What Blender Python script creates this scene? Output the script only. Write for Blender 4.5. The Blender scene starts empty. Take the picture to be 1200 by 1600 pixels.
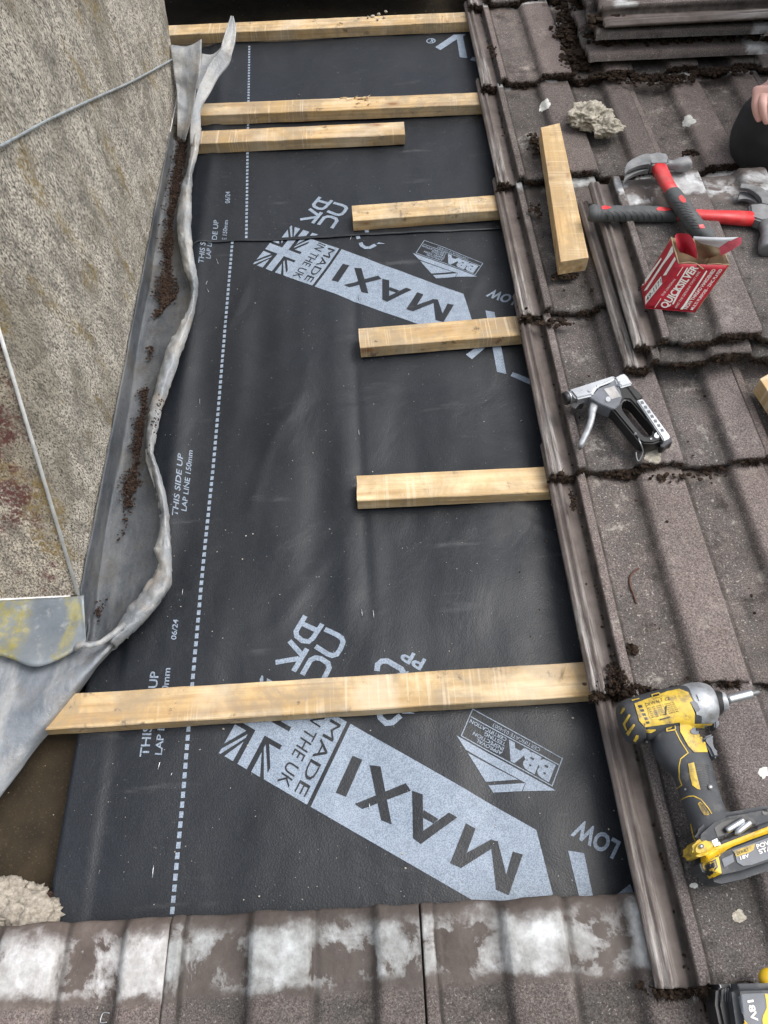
import bpy, bmesh, math, random
from mathutils import Vector, Matrix, noise
from mathutils.bvhtree import BVHTree
random.seed(7)
S = bpy.context.scene
COL = S.collection
# ------------------------------------------------------------------ camera, sky, sun
# Everything is modelled in "roof space": x across the roof, y up the slope, z out of the slope;
# PITCH turns the finished roof to its real slope about the x axis.
PITCH = math.radians(28)
ROOF = Matrix.Translation((0, 0, 5)) @ Matrix.Rotation(PITCH, 4, 'X')
D = 1.035; FPX = 1202.0
_y = Vector((505-600, -1150-800, FPX)).normalized()
_x = Vector((1, -.0487, 0)); _x = (_x - _x.dot(_y)*_y).normalized()
_n = _x.cross(_y)
RIGHT = Vector((_x[0], _y[0], _n[0])); DOWN = Vector((_x[1], _y[1], _n[1])); FWD = Vector((_x[2], _y[2], _n[2]))
cam = bpy.data.objects.new('camera', bpy.data.cameras.new('camera')); COL.objects.link(cam)
cm = Matrix((( RIGHT[0], -DOWN[0], -FWD[0], 0), (RIGHT[1], -DOWN[1], -FWD[1], 0), (RIGHT[2], -DOWN[2], -FWD[2], D), (0, 0, 0, 1)))
cam.matrix_world = cm
cam.data.sensor_fit = 'VERTICAL'; cam.data.sensor_height = 24; cam.data.lens = 24*FPX/1600
cam.data.clip_start = .02; cam.data.clip_end = 5000
S.camera = cam
w = bpy.data.worlds.new('World'); S.world = w; w.use_nodes = True
wn = w.node_tree; bg = wn.nodes['Background']
sky = wn.nodes.new('ShaderNodeTexSky'); sky.sky_type = 'NISHITA'; sky.sun_disc = False
SUN = Vector((.50, -.28, .82)).normalized()
sky.sun_elevation = math.asin(SUN.z); sky.sun_rotation = math.atan2(SUN.x, SUN.y)
sky.dust_density = 4.0; sky.air_density = 1.0
hs = wn.nodes.new('ShaderNodeHueSaturation'); hs.inputs['Saturation'].default_value = .35
wn.links.new(sky.outputs[0], hs.inputs['Color']); wn.links.new(hs.outputs[0], bg.inputs[0])
bg.inputs[1].default_value = .15
sl = bpy.data.objects.new('sun', bpy.data.lights.new('sun', 'SUN')); COL.objects.link(sl)
sl.data.energy = 1.0; sl.data.angle = math.radians(35); sl.data.color = (1, .97, .93)
sl.rotation_euler = SUN.to_track_quat('Z', 'Y').to_euler(); sl.location = (0, 0, 20)
S.view_settings.view_transform = 'Standard'; S.view_settings.look = 'None'
S.view_settings.gamma = 1; S.view_settings.exposure = .66
S.render.resolution_x = 768; S.render.resolution_y = 1024

# ------------------------------------------------------------------ measuring helpers
def ray(u, v):
    r = Vector((u-600, v-800, FPX)); return Vector((r.dot(_x), r.dot(_y), r.dot(_n)))
def P(u, v, z=0.):
    r = ray(u, v); t = -(D-z)/r.z
    return Vector((r.x*t, r.y*t, z))
def P2(u, v, z=0.): return P(u, v, z).to_2d()
def cropf(ox, oy, s): return lambda x, y: (ox+x/s, oy+y/s)
def fb(x, y, z=0, o=3):
    return noise.fractal(Vector((x, y, z)), 1.0, 2.0, o)

# ------------------------------------------------------------------ objects and tags
def tag(o, label=None, cat=None, group=None, kind=None):
    if label: o['label'] = label
    if cat: o['category'] = cat
    if group: o['group'] = group
    if kind: o['kind'] = kind
    return o
def thing(name, label, cat, loc=(0, 0, 0), group=None, rotz=0):
    o = bpy.data.objects.new(name, None); COL.objects.link(o); o.location = loc; o.rotation_euler = (0, 0, rotz)
    o.empty_display_size = .05
    return tag(o, label, cat, group)
def base_matrix(o):
    m = Matrix.Identity(4)
    while o: m = o.matrix_basis @ m; o = o.parent
    return m
def obj(name, bm, mats, parent=None, local=False, loc=None, smooth=True, wn=False):
    """bm is in roof space unless local; loc gives a top-level mesh its own origin"""
    me = bpy.data.meshes.new(name); o = bpy.data.objects.new(name, me); COL.objects.link(o)
    if loc is not None: o.location = loc
    if parent: o.parent = parent
    bpy_m = Matrix.Identity(4)
    if not local:
        pm = base_matrix(parent) if parent else (Matrix.Translation(loc) if loc is not None else Matrix.Identity(4))
        bm.transform(pm.inverted())
    for f in bm.faces: f.smooth = smooth
    if wn:
        for e in bm.edges:
            if len(e.link_faces) == 2 and e.calc_face_angle(0) > math.radians(55): e.smooth = False
        wm = o.modifiers.new('normals', 'WEIGHTED_NORMAL'); wm.keep_sharp = True; wm.weight = 90
    bm.to_mesh(me); bm.free()
    for m in (mats if isinstance(mats, (list, tuple)) else [mats]): me.materials.append(m)
    return o
def smooth_angle(o, deg=35):
    me = o.data; bm = bmesh.new(); bm.from_mesh(me)
    for e in bm.edges:
        if len(e.link_faces) == 2: e.smooth = e.calc_face_angle(0) < math.radians(deg)
        else: e.smooth = True
    bm.to_mesh(me); bm.free(); return o

# ------------------------------------------------------------------ material helpers
class N:
    def __init__(s, name, rough=.6, metal=0., spec=.5, coat=0.):
        s.m = bpy.data.materials.new(name); s.m.use_nodes = True; s.t = s.m.node_tree
        s.b = s.t.nodes['Principled BSDF']; s.b.inputs['Roughness'].default_value = rough
        s.b.inputs['Metallic'].default_value = metal; s.b.inputs['Specular IOR Level'].default_value = spec
        s.b.inputs['Coat Weight'].default_value = coat
        s._co = None
    def new(s, k): return s.t.nodes.new(k)
    def ln(s, a, b): s.t.links.new(a, b)
    def setin(s, sock, v):
        if hasattr(v, 'is_output'): s.ln(v, sock)
        elif isinstance(v, (tuple, list)): sock.default_value = tuple(v)+((1,) if len(v) == 3 and sock.type == 'RGBA' else ())
        else: sock.default_value = v
    def co(s, rnd=True):
        if s._co is None:
            c = s.new('ShaderNodeTexCoord').outputs['Object']
            if rnd:
                oi = s.new('ShaderNodeObjectInfo'); v = s.new('ShaderNodeVectorMath'); v.operation = 'MULTIPLY_ADD'
                cb = s.new('ShaderNodeCombineXYZ')
                for i in range(3): s.ln(oi.outputs['Random'], cb.inputs[i])
                s.ln(cb.outputs[0], v.inputs[0]); v.inputs[1].default_value = (13, 7, 5); s.ln(c, v.inputs[2])
                s._co = (v.outputs[0], c)
            else: s._co = (c, c)
        return s._co[0]
    def raw(s): s.co(); return s._co[1]
    def mp(s, scale=(1, 1, 1), rot=(0, 0, 0), loc=(0, 0, 0), src=None):
        m = s.new('ShaderNodeMapping'); m.inputs['Scale'].default_value = scale; m.inputs['Rotation'].default_value = rot
        m.inputs['Location'].default_value = loc
        s.ln(src or s.co(), m.inputs[0]); return m.outputs[0]
    def noise(s, scale, detail=3, rough=.55, src=None, dist=0.):
        n = s.new('ShaderNodeTexNoise'); n.inputs['Scale'].default_value = scale; n.inputs['Detail'].default_value = detail
        n.inputs['Roughness'].default_value = rough; n.inputs['Distortion'].default_value = dist
        s.ln(src or s.co(), n.inputs['Vector']); return n.outputs['Fac']
    def vor(s, scale, src=None, feat='F1', out='Distance'):
        n = s.new('ShaderNodeTexVoronoi'); n.inputs['Scale'].default_value = scale; n.feature = feat
        s.ln(src or s.co(), n.inputs['Vector']); return n.outputs[out]
    def ramp(s, fac, stops, interp='LINEAR'):
        r = s.new('ShaderNodeValToRGB'); s.ln(fac, r.inputs[0]); cr = r.color_ramp; cr.interpolation = interp
        while len(cr.elements) < len(stops): cr.elements.new(.5)
        for e, (p, c) in zip(cr.elements, stops):
            e.position = p; e.color = (c, c, c, 1) if not isinstance(c, (tuple, list)) else tuple(c)+(1,)
        return r.outputs[0]
    def mix(s, fac, a, b, mode='MIX'):
        m = s.new('ShaderNodeMix'); m.data_type = 'RGBA'; m.blend_type = mode
        s.setin(m.inputs[0], fac); s.setin(m.inputs[6], a); s.setin(m.inputs[7], b); return m.outputs[2]
    def math(s, op, a, b=0.):
        m = s.new('ShaderNodeMath'); m.operation = op; s.setin(m.inputs[0], a); s.setin(m.inputs[1], b); return m.outputs[0]
    def sep(s, src=None):
        x = s.new('ShaderNodeSeparateXYZ'); s.ln(src or s.raw(), x.inputs[0]); return x.outputs
    def step(s, v, a, b):
        m = s.new('ShaderNodeMapRange'); m.inputs[1].default_value = a; m.inputs[2].default_value = b
        m.interpolation_type = 'SMOOTHSTEP'; s.ln(v, m.inputs[0]); return m.outputs[0]
    def col(s, v): s.setin(s.b.inputs['Base Color'], v); return s
    def rough(s, v): s.setin(s.b.inputs['Roughness'], v); return s
    def bump(s, h, strength=.3, dist=.002):
        prev = s.b.inputs['Normal'].links[0].from_socket if s.b.inputs['Normal'].links else None
        b = s.new('ShaderNodeBump'); b.inputs['Strength'].default_value = strength; b.inputs['Distance'].default_value = dist
        s.ln(h, b.inputs['Height'])
        if prev: s.ln(prev, b.inputs['Normal'])
        s.ln(b.outputs[0], s.b.inputs['Normal']); return s
def plain(name, c, rough=.5, metal=0., var=.25, scale=60, coat=0., bump=.1, dirt=None, dirt_t=(.5, .7)):
    n = N(name, rough, metal, coat=coat)
    a = n.noise(scale, 4)
    c1 = tuple(x*(1-var) for x in c); c2 = tuple(min(1, x*(1+var)) for x in c)
    out = n.ramp(a, [(.3, c1), (.7, c2)])
    if dirt: out = n.mix(n.ramp(n.noise(scale*.6, 6, .7), [(dirt_t[0], 0), (dirt_t[1], 1)]), out, dirt)
    n.col(out); n.bump(n.noise(scale*8, 3), bump, .0005)
    n.rough(n.ramp(n.noise(scale*.5, 4), [(.3, max(0, rough-.1)), (.7, min(1, rough+.12))]))
    return n.m

# ------------------------------------------------------------------ materials
def m_tile():
    n = N('concrete_tile', .85, spec=.3)
    X, Y, Z = n.sep()
    big = n.noise(7, 6, .65); mid = n.noise(40, 4, .6)
    g1 = n.noise(470, 4, .85); g2 = n.vor(420, out='Color')
    base = n.ramp(big, [(.25, (.078, .070, .062)), (.5, (.142, .122, .114)), (.72, (.210, .174, .162))])
    base = n.mix(n.ramp(mid, [(.42, 0), (.62, .6)]), base, (.098, .094, .089))
    grain = n.ramp(g1, [(.34, .28), (.5, .95), (.64, 1.9)])
    gran = n.mix(1., base, grain, 'MULTIPLY')
    sp = n.ramp(n.noise(300, 1, .5), [(.68, 0), (.71, .85)])
    gran = n.mix(sp, gran, (.42, .39, .36))
    lich = n.math('MULTIPLY', n.ramp(n.noise(14, 5, .7), [(.585, 0), (.63, 1)]), n.ramp(n.noise(150, 3, .8), [(.42, 0), (.6, .7)]))
    gran = n.mix(lich, gran, (.40, .38, .34))
    dark = n.ramp(n.noise(16, 7, .78), [(.53, 0), (.66, .8)])
    gran = n.mix(dark, gran, (.028, .023, .020))
    # smooth cement slurry where tiles lie over one another
    sm = n.ramp(n.noise(24, 6, .6), [(.3, (.080, .063, .055)), (.6, (.135, .110, .098)), (.8, (.20, .175, .160))])
    stre = n.noise(1, 6, .7, src=n.mp((160, 9, 60)))
    wear = n.ramp(stre, [(.42, 0), (.60, .95)])
    tailw = n.math('ADD', n.math('MULTIPLY', n.step(Y, .22, .04), .85), .12)
    edge = n.step(X, -.014, -.024)
    sm_lock = n.mix(n.math('MULTIPLY', n.math('MULTIPLY', wear, tailw), edge), sm, (.43, .405, .385))
    en = n.math('ADD', n.noise(17, 8, .66, dist=.3), n.math('MULTIPLY', n.math('SUBTRACT', n.step(Z, .002, .010), .36), .09))
    eff = n.ramp(en, [(.44, 0), (.47, .35), (.53, .7), (.68, 1)])
    fine = n.ramp(n.noise(60, 5, .7), [(.25, .55), (.6, 1)])
    Yw = n.math('ADD', Y, n.math('MULTIPLY', n.math('SUBTRACT', n.noise(22, 6, .65), .5), .06))
    band = n.math('MULTIPLY', n.step(Yw, .338, .352), n.step(Yw, .412, .390))
    effm = n.math('MULTIPLY', n.math('MULTIPLY', eff, fine), band)
    effc = n.ramp(n.noise(35, 4, .6), [(.3, (.42, .43, .42)), (.52, (.64, .65, .65)), (.66, (.84, .86, .88))])
    sm_head = n.mix(effm, sm, effc)
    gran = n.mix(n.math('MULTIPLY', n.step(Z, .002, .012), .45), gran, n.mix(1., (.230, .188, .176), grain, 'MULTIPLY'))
    headY = n.math('ADD', Y, n.math('MULTIPLY', n.noise(30, 4, .6), .03))
    c = n.mix(n.step(headY, .345, .358), gran, sm_head)
    oi = n.new('ShaderNodeObjectInfo'); c = n.mix(1., c, n.ramp(oi.outputs['Random'], [(0, (.66, .68, .68)), (.35, (.98, .95, .93)), (.7, (.88, .90, .92)), (1, (1.25, 1.18, 1.12))]), 'MULTIPLY')
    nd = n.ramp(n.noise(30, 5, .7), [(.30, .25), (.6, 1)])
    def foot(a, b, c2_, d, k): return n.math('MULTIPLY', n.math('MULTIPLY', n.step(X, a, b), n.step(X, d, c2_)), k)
    ft = n.math('MAXIMUM', n.math('MAXIMUM', foot(.066, .086, .088, .094, .5), foot(.209, .228, .231, .238, .5)), n.math('MAXIMUM', foot(.0130, .0150, .0165, .021, .9), foot(.162, .166, .168, .174, .7)))  # dark bands at ridge and rib feet: crease dirt with rib shade painted in
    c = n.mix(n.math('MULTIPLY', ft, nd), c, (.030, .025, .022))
    lock = n.step(X, .0002, -.001)
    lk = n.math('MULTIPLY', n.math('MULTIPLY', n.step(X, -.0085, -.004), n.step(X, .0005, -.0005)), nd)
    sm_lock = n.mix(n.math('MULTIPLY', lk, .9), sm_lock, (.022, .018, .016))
    c = n.mix(lock, c, sm_lock)
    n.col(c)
    smooth = n.math('MAXIMUM', lock, n.step(headY, .345, .358))
    n.rough(n.ramp(smooth, [(0, .92), (1, .62)]))
    h = n.mix(smooth, g1, n.noise(90, 5, .6)); n.bump(h, .9, .0018); n.bump(n.noise(60, 5, .7), .35, .003)
    return n.m
def m_felt(name='membrane'):
    n = N(name, .5, spec=.5)
    raw = n.raw()
    wv = n.vor(430, src=n.mp((1, 1, 1), (0, 0, .78), src=raw))
    d = n.ramp(n.noise(3.5, 5, .6, src=raw), [(.35, 0), (.65, 1)])
    c = n.mix(d, (.0075, .0102, .0145), (.0128, .0165, .0225))
    dust = n.ramp(n.noise(55, 6, .75, src=raw), [(.56, 0), (.85, .16)])
    c = n.mix(dust, c, (.10, .10, .105))
    dots = n.ramp(wv, [(.10, 1.5), (.5, .7)])
    c = n.mix(1., c, dots, 'MULTIPLY')
    sp = n.ramp(n.noise(260, 1, .5, src=raw), [(.775, 0), (.80, .8)])
    c = n.mix(sp, c, (.3, .29, .27))
    sc_ = n.math('MULTIPLY', n.ramp(n.noise(1, 5, .6, src=n.mp((7, 38, 1), (0, 0, .6), src=raw)), [(.60, 0), (.72, .3)]), n.ramp(n.noise(9, 3, .5, src=raw), [(.5, 0), (.6, 1)]))
    c = n.mix(sc_, c, (.12, .12, .125))
    n.col(c); n.rough(n.ramp(n.noise(6, 6, .65, src=raw), [(.3, .40), (.7, .56)]))
    n.bump(n.noise(9, 3, .5, src=raw, dist=.8), .25, .012)
    n.bump(wv, .35, .0006); n.bump(n.noise(40, 2, .4, src=raw), .03, .002)
    return n.m
def m_print():
    n = N('membrane_ink', .5, spec=.45); raw = n.raw()
    wv = n.vor(620, src=n.mp((1, 1, 1), (0, 0, .78), src=raw))
    c = n.ramp(n.noise(60, 5, .7, src=raw), [(.3, (.225, .28, .355)), (.7, (.325, .39, .475))])
    c = n.mix(n.ramp(wv, [(.45, 0), (.62, .5)]), c, (.09, .105, .13))
    c = n.mix(n.ramp(n.noise(8, 5, .6, src=raw), [(.5, 0), (.75, .3)]), c, (.36, .40, .46))
    n.col(c); n.bump(wv, .25, .0005); return n.m
def m_wood(name, tone=1., dirty=.5):
    n = N(name, .68, spec=.35)
    g = n.noise(1, 5, .6, src=n.mp((5, 150, 150)), dist=.4)
    g2 = n.noise(1, 3, .5, src=n.mp((1.6, 34, 34)), dist=1.2)
    c = n.ramp(g2, [(.25, (.36*tone, .22*tone, .10*tone)), (.45, (.56*tone, .385*tone, .19*tone)), (.65, (.69*tone, .53*tone, .32*tone))])
    c = n.mix(n.ramp(g, [(.48, 0), (.62, .5)]), c, (.36*tone, .22*tone, .10*tone))
    c = n.mix(n.ramp(n.noise(7, 6, .68, dist=.5), [(.46, 0), (.56, .7)]), c, (.42*tone, .29*tone, .14*tone))
    gr = n.math('MULTIPLY', n.ramp(n.noise(16, 7, .72, dist=.4), [(.44, 0), (.57, 1)]), dirty)
    c = n.mix(gr, c, (.27, .23, .18))
    c = n.mix(n.math('MULTIPLY', n.ramp(n.noise(34, 6, .75), [(.585, 0), (.66, 1)]), min(1, dirty*1.6)), c, (.09, .07, .055))
    kn = n.vor(1, src=n.mp((9, 20, 20)))
    c = n.mix(n.ramp(kn, [(.06, 1), (.10, .75), (.13, .35), (.22, 0)]), c, (.24, .11, .045))
    c = n.mix(n.ramp(n.noise(9, 4), [(.55, 0), (.7, .5)]), c, (.74, .62, .45))
    c = n.mix(n.math('MULTIPLY', n.ramp(n.noise(1, 2, .5, src=n.mp((260, 6, 6), (0, 0, .12))), [(.56, 0), (.62, .35)]), n.ramp(n.noise(7, 3), [(.45, 0), (.6, 1)])), c, (.80, .70, .54))
    n.col(c); n.bump(g, .45, .0018); n.bump(n.noise(45, 5, .6), .35, .002); return n.m
def m_lead(name='lead_sheet', t=1.):
    n = N(name, .6, .12, spec=.5)
    a = n.noise(7, 6, .65, dist=.5); b = n.noise(1, 5, .6, src=n.mp((34, 7, 30)))
    c = n.ramp(a, [(.3, (.13, .145, .16)), (.5, (.26, .275, .29)), (.7, (.43, .43, .42))])
    c = n.mix(n.ramp(b, [(.47, 0), (.66, .7)]), c, (.52, .505, .47))
    c = n.mix(n.ramp(n.noise(13, 6, .7), [(.5, 0), (.66, .75)]), c, (.25, .215, .175))
    c = n.mix(n.ramp(n.noise(160, 3, .7), [(.66, 0), (.72, .5)]), c, (.6, .6, .58))
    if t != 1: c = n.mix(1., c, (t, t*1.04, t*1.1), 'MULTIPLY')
    n.col(c); n.rough(n.ramp(a, [(.3, .48), (.7, .7)])); n.bump(n.vor(26, src=n.mp((1, .5, 1)), feat='F1'), .35, .006); n.bump(n.noise(28, 6, .6), .8, .006); n.bump(n.noise(90, 4, .6), .4, .002); n.bump(n.noise(300, 3), .12, .0006)
    return n.m
def m_lead_lichen():
    n = N('lead_with_lichen', .5, .3)
    a = n.noise(7, 6, .65)
    c = n.ramp(a, [(.3, (.12, .14, .16)), (.6, (.26, .29, .31)), (.8, (.34, .36, .37))])
    X, Y, Z = n.sep()
    wob = n.math('ADD', X, n.math('MULTIPLY', n.math('SUBTRACT', n.noise(14, 5, .7), .5), .06))
    b1 = n.math('MULTIPLY', n.step(wob, -.138, -.125), n.step(wob, -.082, -.100))
    b2 = n.math('MULTIPLY', n.math('MULTIPLY', n.step(wob, -.042, -.034), n.step(wob, -.012, -.020)), .7)
    m = n.math('MULTIPLY', n.math('MAXIMUM', b1, b2), n.ramp(n.noise(60, 6, .78), [(.38, 0), (.56, .95)]))
    c = n.mix(m, c, n.ramp(n.noise(40, 4), [(.3, (.24, .21, .05)), (.7, (.48, .42, .16))]))
    c = n.mix(n.ramp(n.noise(50, 5, .7), [(.56, 0), (.7, .5)]), c, (.45, .45, .43))
    n.col(c); n.bump(n.noise(30, 5), .35, .003); return n.m
def m_render(name, red=0.):
    n = N(name, .92, spec=.2); raw = n.raw()
    v = n.mp((1, 1, 1), (-PITCH+.16, 0, 0), src=raw)
    st = n.mp((1, 1, .46), src=v)
    a = n.noise(380, 4, .8, src=st); b = n.noise(36, 6, .75, src=n.mp((1, 1, .45), src=v)); cgn = n.noise(12, 6, .68, src=n.mp((1, 1, .35), src=v))
    c = n.ramp(a, [(.39, (.05, .046, .042)), (.45, (.23, .21, .18)), (.505, (.60, .545, .455)), (.565, (.90, .85, .75))])
    c = n.mix(n.ramp(b, [(.40, .55), (.51, 0)]), c, (.15, .138, .122))
    c = n.mix(n.ramp(n.noise(9, 5, .7, src=v), [(.42, .3), (.55, 0)]), c, (.17, .16, .14))
    c = n.mix(n.math('MULTIPLY', n.ramp(b, [(.52, 0), (.66, .6)]), n.ramp(a, [(.4, 0), (.5, 1)])), c, (.72, .67, .58))
    c = n.mix(n.math('MULTIPLY', n.ramp(n.noise(5, 6, .72, src=n.mp((1, 1, .6), src=v)), [(.50, 0), (.58, .5)]), n.ramp(a, [(.40, .2), (.55, 1)])), c, (.20, .175, .115))
    och = n.math('MULTIPLY', n.ramp(cgn, [(.555, 0), (.62, .7)]), n.ramp(n.noise(150, 4, .7, src=st), [(.42, 0), (.55, 1)]))
    c = n.mix(och, c, (.30, .215, .07))
    if red:
        c = n.mix(1., c, (1.35, 1.28, 1.22), 'MULTIPLY')
        rr = n.math('MULTIPLY', n.ramp(n.noise(11, 6, .7, src=raw), [(.50, 0), (.56, .85)]), n.ramp(n.noise(190, 4, .7, src=raw), [(.42, 0), (.50, 1)]))
        c = n.mix(rr, c, (.17, .05, .05))
    n.col(c); n.bump(a, 1., .005); n.bump(b, .7, .008); return n.m
def m_oldfelt():
    n = N('old_felt', .9, spec=.25)
    c = n.ramp(n.noise(9, 6, .65), [(.3, (.022, .018, .012)), (.6, (.058, .043, .026)), (.8, (.10, .07, .035))])
    c = n.mix(n.ramp(n.noise(300, 3, .8), [(.60, 0), (.74, .8)]), c, (.20, .14, .075))
    c = n.mix(n.ramp(n.noise(150, 2, .6), [(.74, 0), (.76, 1)]), c, (.5, .45, .37))
    n.col(c); n.bump(n.noise(200, 4, .8), .9, .002); return n.m
def m_crumb(name, c1, c2, c3=None):
    n = N(name, .95, spec=.15)
    c = n.ramp(n.noise(180, 4, .7), [(.35, c1), (.6, c2)] + ([(.72, c3)] if c3 else []))
    n.col(c); n.bump(n.noise(600, 4, .8), .8, .002); return n.m
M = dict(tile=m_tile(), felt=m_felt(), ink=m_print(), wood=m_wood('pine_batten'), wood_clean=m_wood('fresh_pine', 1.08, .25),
    lead=m_lead(), lead_shaded=m_lead('shaded_lead', .32), lead_mid=m_lead('apron_lead', .78), lichen=m_lead_lichen(), render=m_render('roughcast_render'), render_red=m_render('stained_roughcast', 1.),  # gutter lead is a bluer copy, darkened to paint in the recess shade
    oldfelt=m_oldfelt(), moss=m_crumb('dark_moss', (.012, .009, .007), (.046, .030, .021), (.13, .09, .055)),
    dirt=m_crumb('gutter_debris', (.018, .012, .010), (.062, .040, .030), (.17, .12, .09)),
    mortar=m_crumb('old_mortar', (.30, .27, .215), (.54, .50, .42), (.68, .64, .56)),
    mortar_pale=m_crumb('crumbling_mortar', (.25, .22, .18), (.48, .43, .36), (.62, .57, .50)),
    white=plain('white_bead', (.88, .88, .87), .5), smear=plain('white_smear', (.62, .62, .58), .6, scale=120, bump=.4),
    yellow=plain('yellow_plastic', (.56, .385, .04), .48, scale=90, dirt=(.17, .125, .06), dirt_t=(.50, .68)),
    yellow_new=plain('bright_yellow_plastic', (.70, .45, .02), .4, var=.15, scale=60, dirt=(.25, .17, .05), dirt_t=(.56, .72)),
    rubber=plain('dark_rubber', (.042, .046, .052), .62, scale=60, dirt=(.13, .125, .12), dirt_t=(.54, .74)),
    grey=plain('grey_plastic', (.13, .14, .16), .5, scale=50), black=plain('black_plastic', (.012, .012, .013), .4, scale=50),
    alu=plain('worn_aluminium', (.36, .38, .40), .45, .35, scale=60, bump=.3, dirt=(.2, .2, .2)),
    chrome=plain('chromed_steel', (.50, .52, .54), .34, .85, var=.08, scale=30, bump=.05),
    steel=plain('forged_steel', (.22, .225, .23), .56, .55, var=.3, scale=50, bump=.3), darksteel=plain('dark_steel', (.06, .06, .065), .45, .7),
    red=plain('red_fibreglass', (.62, .035, .04), .42, scale=60, dirt=(.45, .1, .09)), grip=plain('grey_rubber_grip', (.075, .08, .083), .7, scale=80),
    card_red=plain('red_card', (.42, .012, .03), .5, var=.18, scale=60, dirt=(.22, .01, .02)), card=plain('brown_card', (.34, .25, .15), .85),
    card_pink=plain('faded_red_card', (.72, .12, .16), .5), card_white=plain('white_card', (.74, .76, .8), .5, var=.08),
    label=plain('silver_label', (.42, .41, .40), .6, 0), inkwhite=plain('white_ink', (.78, .76, .72), .5, var=.1, scale=200),
    inkdark=plain('dark_ink', (.03, .028, .025), .6), galv=plain('galvanised_wire', (.42, .46, .47), .45, .6, scale=90, bump=.3),
    rust=plain('rusted_steel', (.10, .045, .03), .8, scale=200), trouser=plain('black_trousers', (.020, .021, .023), .8, scale=14, var=.5, bump=.6),
    skin=plain('skin', (.68, .40, .34), .5, var=.15, scale=25), jacket=plain('dark_jacket', (.012, .011, .016), .85), hair=plain('brown_hair', (.03, .018, .01), .7),
    ground=plain('garden_ground', (.07, .08, .045), .95, scale=3))

# ------------------------------------------------------------------ shape helpers
def grid_mesh(rows, close=False):
    """rows of equally long lists of points -> bmesh sheet"""
    bm = bmesh.new(); vs = [[bm.verts.new(p) for p in r] for r in rows]
    for i in range(len(vs)-1):
        n = len(vs[i]); 
        for j in range(n if close else n-1):
            bm.faces.new((vs[i][j], vs[i][(j+1) % n], vs[i+1][(j+1) % n], vs[i+1][j]))
    return bm, vs
def cap(bm, loop):
    try: bm.faces.new(loop)
    except ValueError: pass
def merge(*bms):
    out = bmesh.new()
    for b in bms:
        me = bpy.data.meshes.new('tmp'); b.to_mesh(me); b.free(); out.from_mesh(me); bpy.data.meshes.remove(me)
    return out
def norm(bm): bmesh.ops.recalc_face_normals(bm, faces=bm.faces[:]); return bm
def slab(pts, z0, z1, bev=.0015, seg=2, hole=None):
    """closed outline (x,y pairs in metres) -> bevelled solid"""
    bm = bmesh.new()
    loops = [pts] + ([hole] if hole else []); edges = []
    for L in loops:
        vs = [bm.verts.new((p[0], p[1], z0)) for p in L]
        edges += [bm.edges.new((vs[i], vs[(i+1) % len(vs)])) for i in range(len(vs))]
    if hole:
        bmesh.ops.triangle_fill(bm, edges=edges, use_beauty=True)
    else: bm.faces.new(vs)
    r = bmesh.ops.extrude_face_region(bm, geom=bm.faces[:])
    bmesh.ops.translate(bm, verts=[g for g in r['geom'] if isinstance(g, bmesh.types.BMVert)], vec=(0, 0, z1-z0))
    norm(bm)
    if bev:
        es = [e for e in bm.edges if len(e.link_faces) == 2 and e.calc_face_angle(0) > .5]
        bmesh.ops.bevel(bm, geom=es, offset=bev, segments=seg, affect='EDGES', clamp_overlap=True)
    return bm
def pxslab(px, zref, z0, z1, bev=.0015, seg=2, hole=None, cf=None):
    f = (lambda p: P2(*(cf(*p) if cf else p), zref))
    return slab([f(p) for p in px], z0, z1, bev, seg, [f(p) for p in hole] if hole else None)
def tube(path, rad, seg=10, caps=True):
    path = [Vector(p) for p in path]; n = len(path)
    rads = rad if isinstance(rad, (list, tuple)) else [rad]*n
    rows = []; up = Vector((0, 0, 1))
    for i, p in enumerate(path):
        t = (path[min(i+1, n-1)]-path[max(i-1, 0)]).normalized()
        s = t.cross(up); s = s.normalized() if s.length > 1e-4 else Vector((1, 0, 0)); q = s.cross(t)
        r = rads[i]; r = r if isinstance(r, (tuple, list)) else (r, r)
        rows.append([p+s*math.cos(a)*r[0]+q*math.sin(a)*r[1] for a in [2*math.pi*k/seg for k in range(seg)]])
    bm, vs = grid_mesh(rows, True)
    if caps: cap(bm, vs[0][::-1]); cap(bm, vs[-1])
    return norm(bm)
def superloft(path, sizes, e=.6, seg=20, upv=None):
    """like tube but super-ellipse sections (rounded boxes); sizes=(half width in plane, half height)"""
    path = [Vector(p) for p in path]; n = len(path); rows = []
    for i, p in enumerate(path):
        t = (path[min(i+1, n-1)]-path[max(i-1, 0)]).normalized(); up = upv or Vector((0, 0, 1))
        s = t.cross(up).normalized(); q = s.cross(t)
        a, b = sizes[i]; row = []
        for k in range(seg):
            th = 2*math.pi*k/seg; c, d = math.cos(th), math.sin(th)
            row.append(p+s*a*math.copysign(abs(c)**e, c)+q*b*math.copysign(abs(d)**e, d))
        rows.append(row)
    bm, vs = grid_mesh(rows, True); cap(bm, vs[0][::-1]); cap(bm, vs[-1]); return norm(bm)
def densify(pts, k=6):
    """catmull-rom through points of any dimension"""
    pts = [Vector(p) for p in pts]; out = []
    for i in range(len(pts)-1):
        p0, p1, p2, p3 = pts[max(i-1, 0)], pts[i], pts[i+1], pts[min(i+2, len(pts)-1)]
        for j in range(k):
            t = j/k; out.append(.5*((2*p1)+(p2-p0)*t+(2*p0-5*p1+4*p2-p3)*t*t+(3*p1-p0-3*p2+p3)*t**3))
    out.append(pts[-1]); return out
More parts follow.
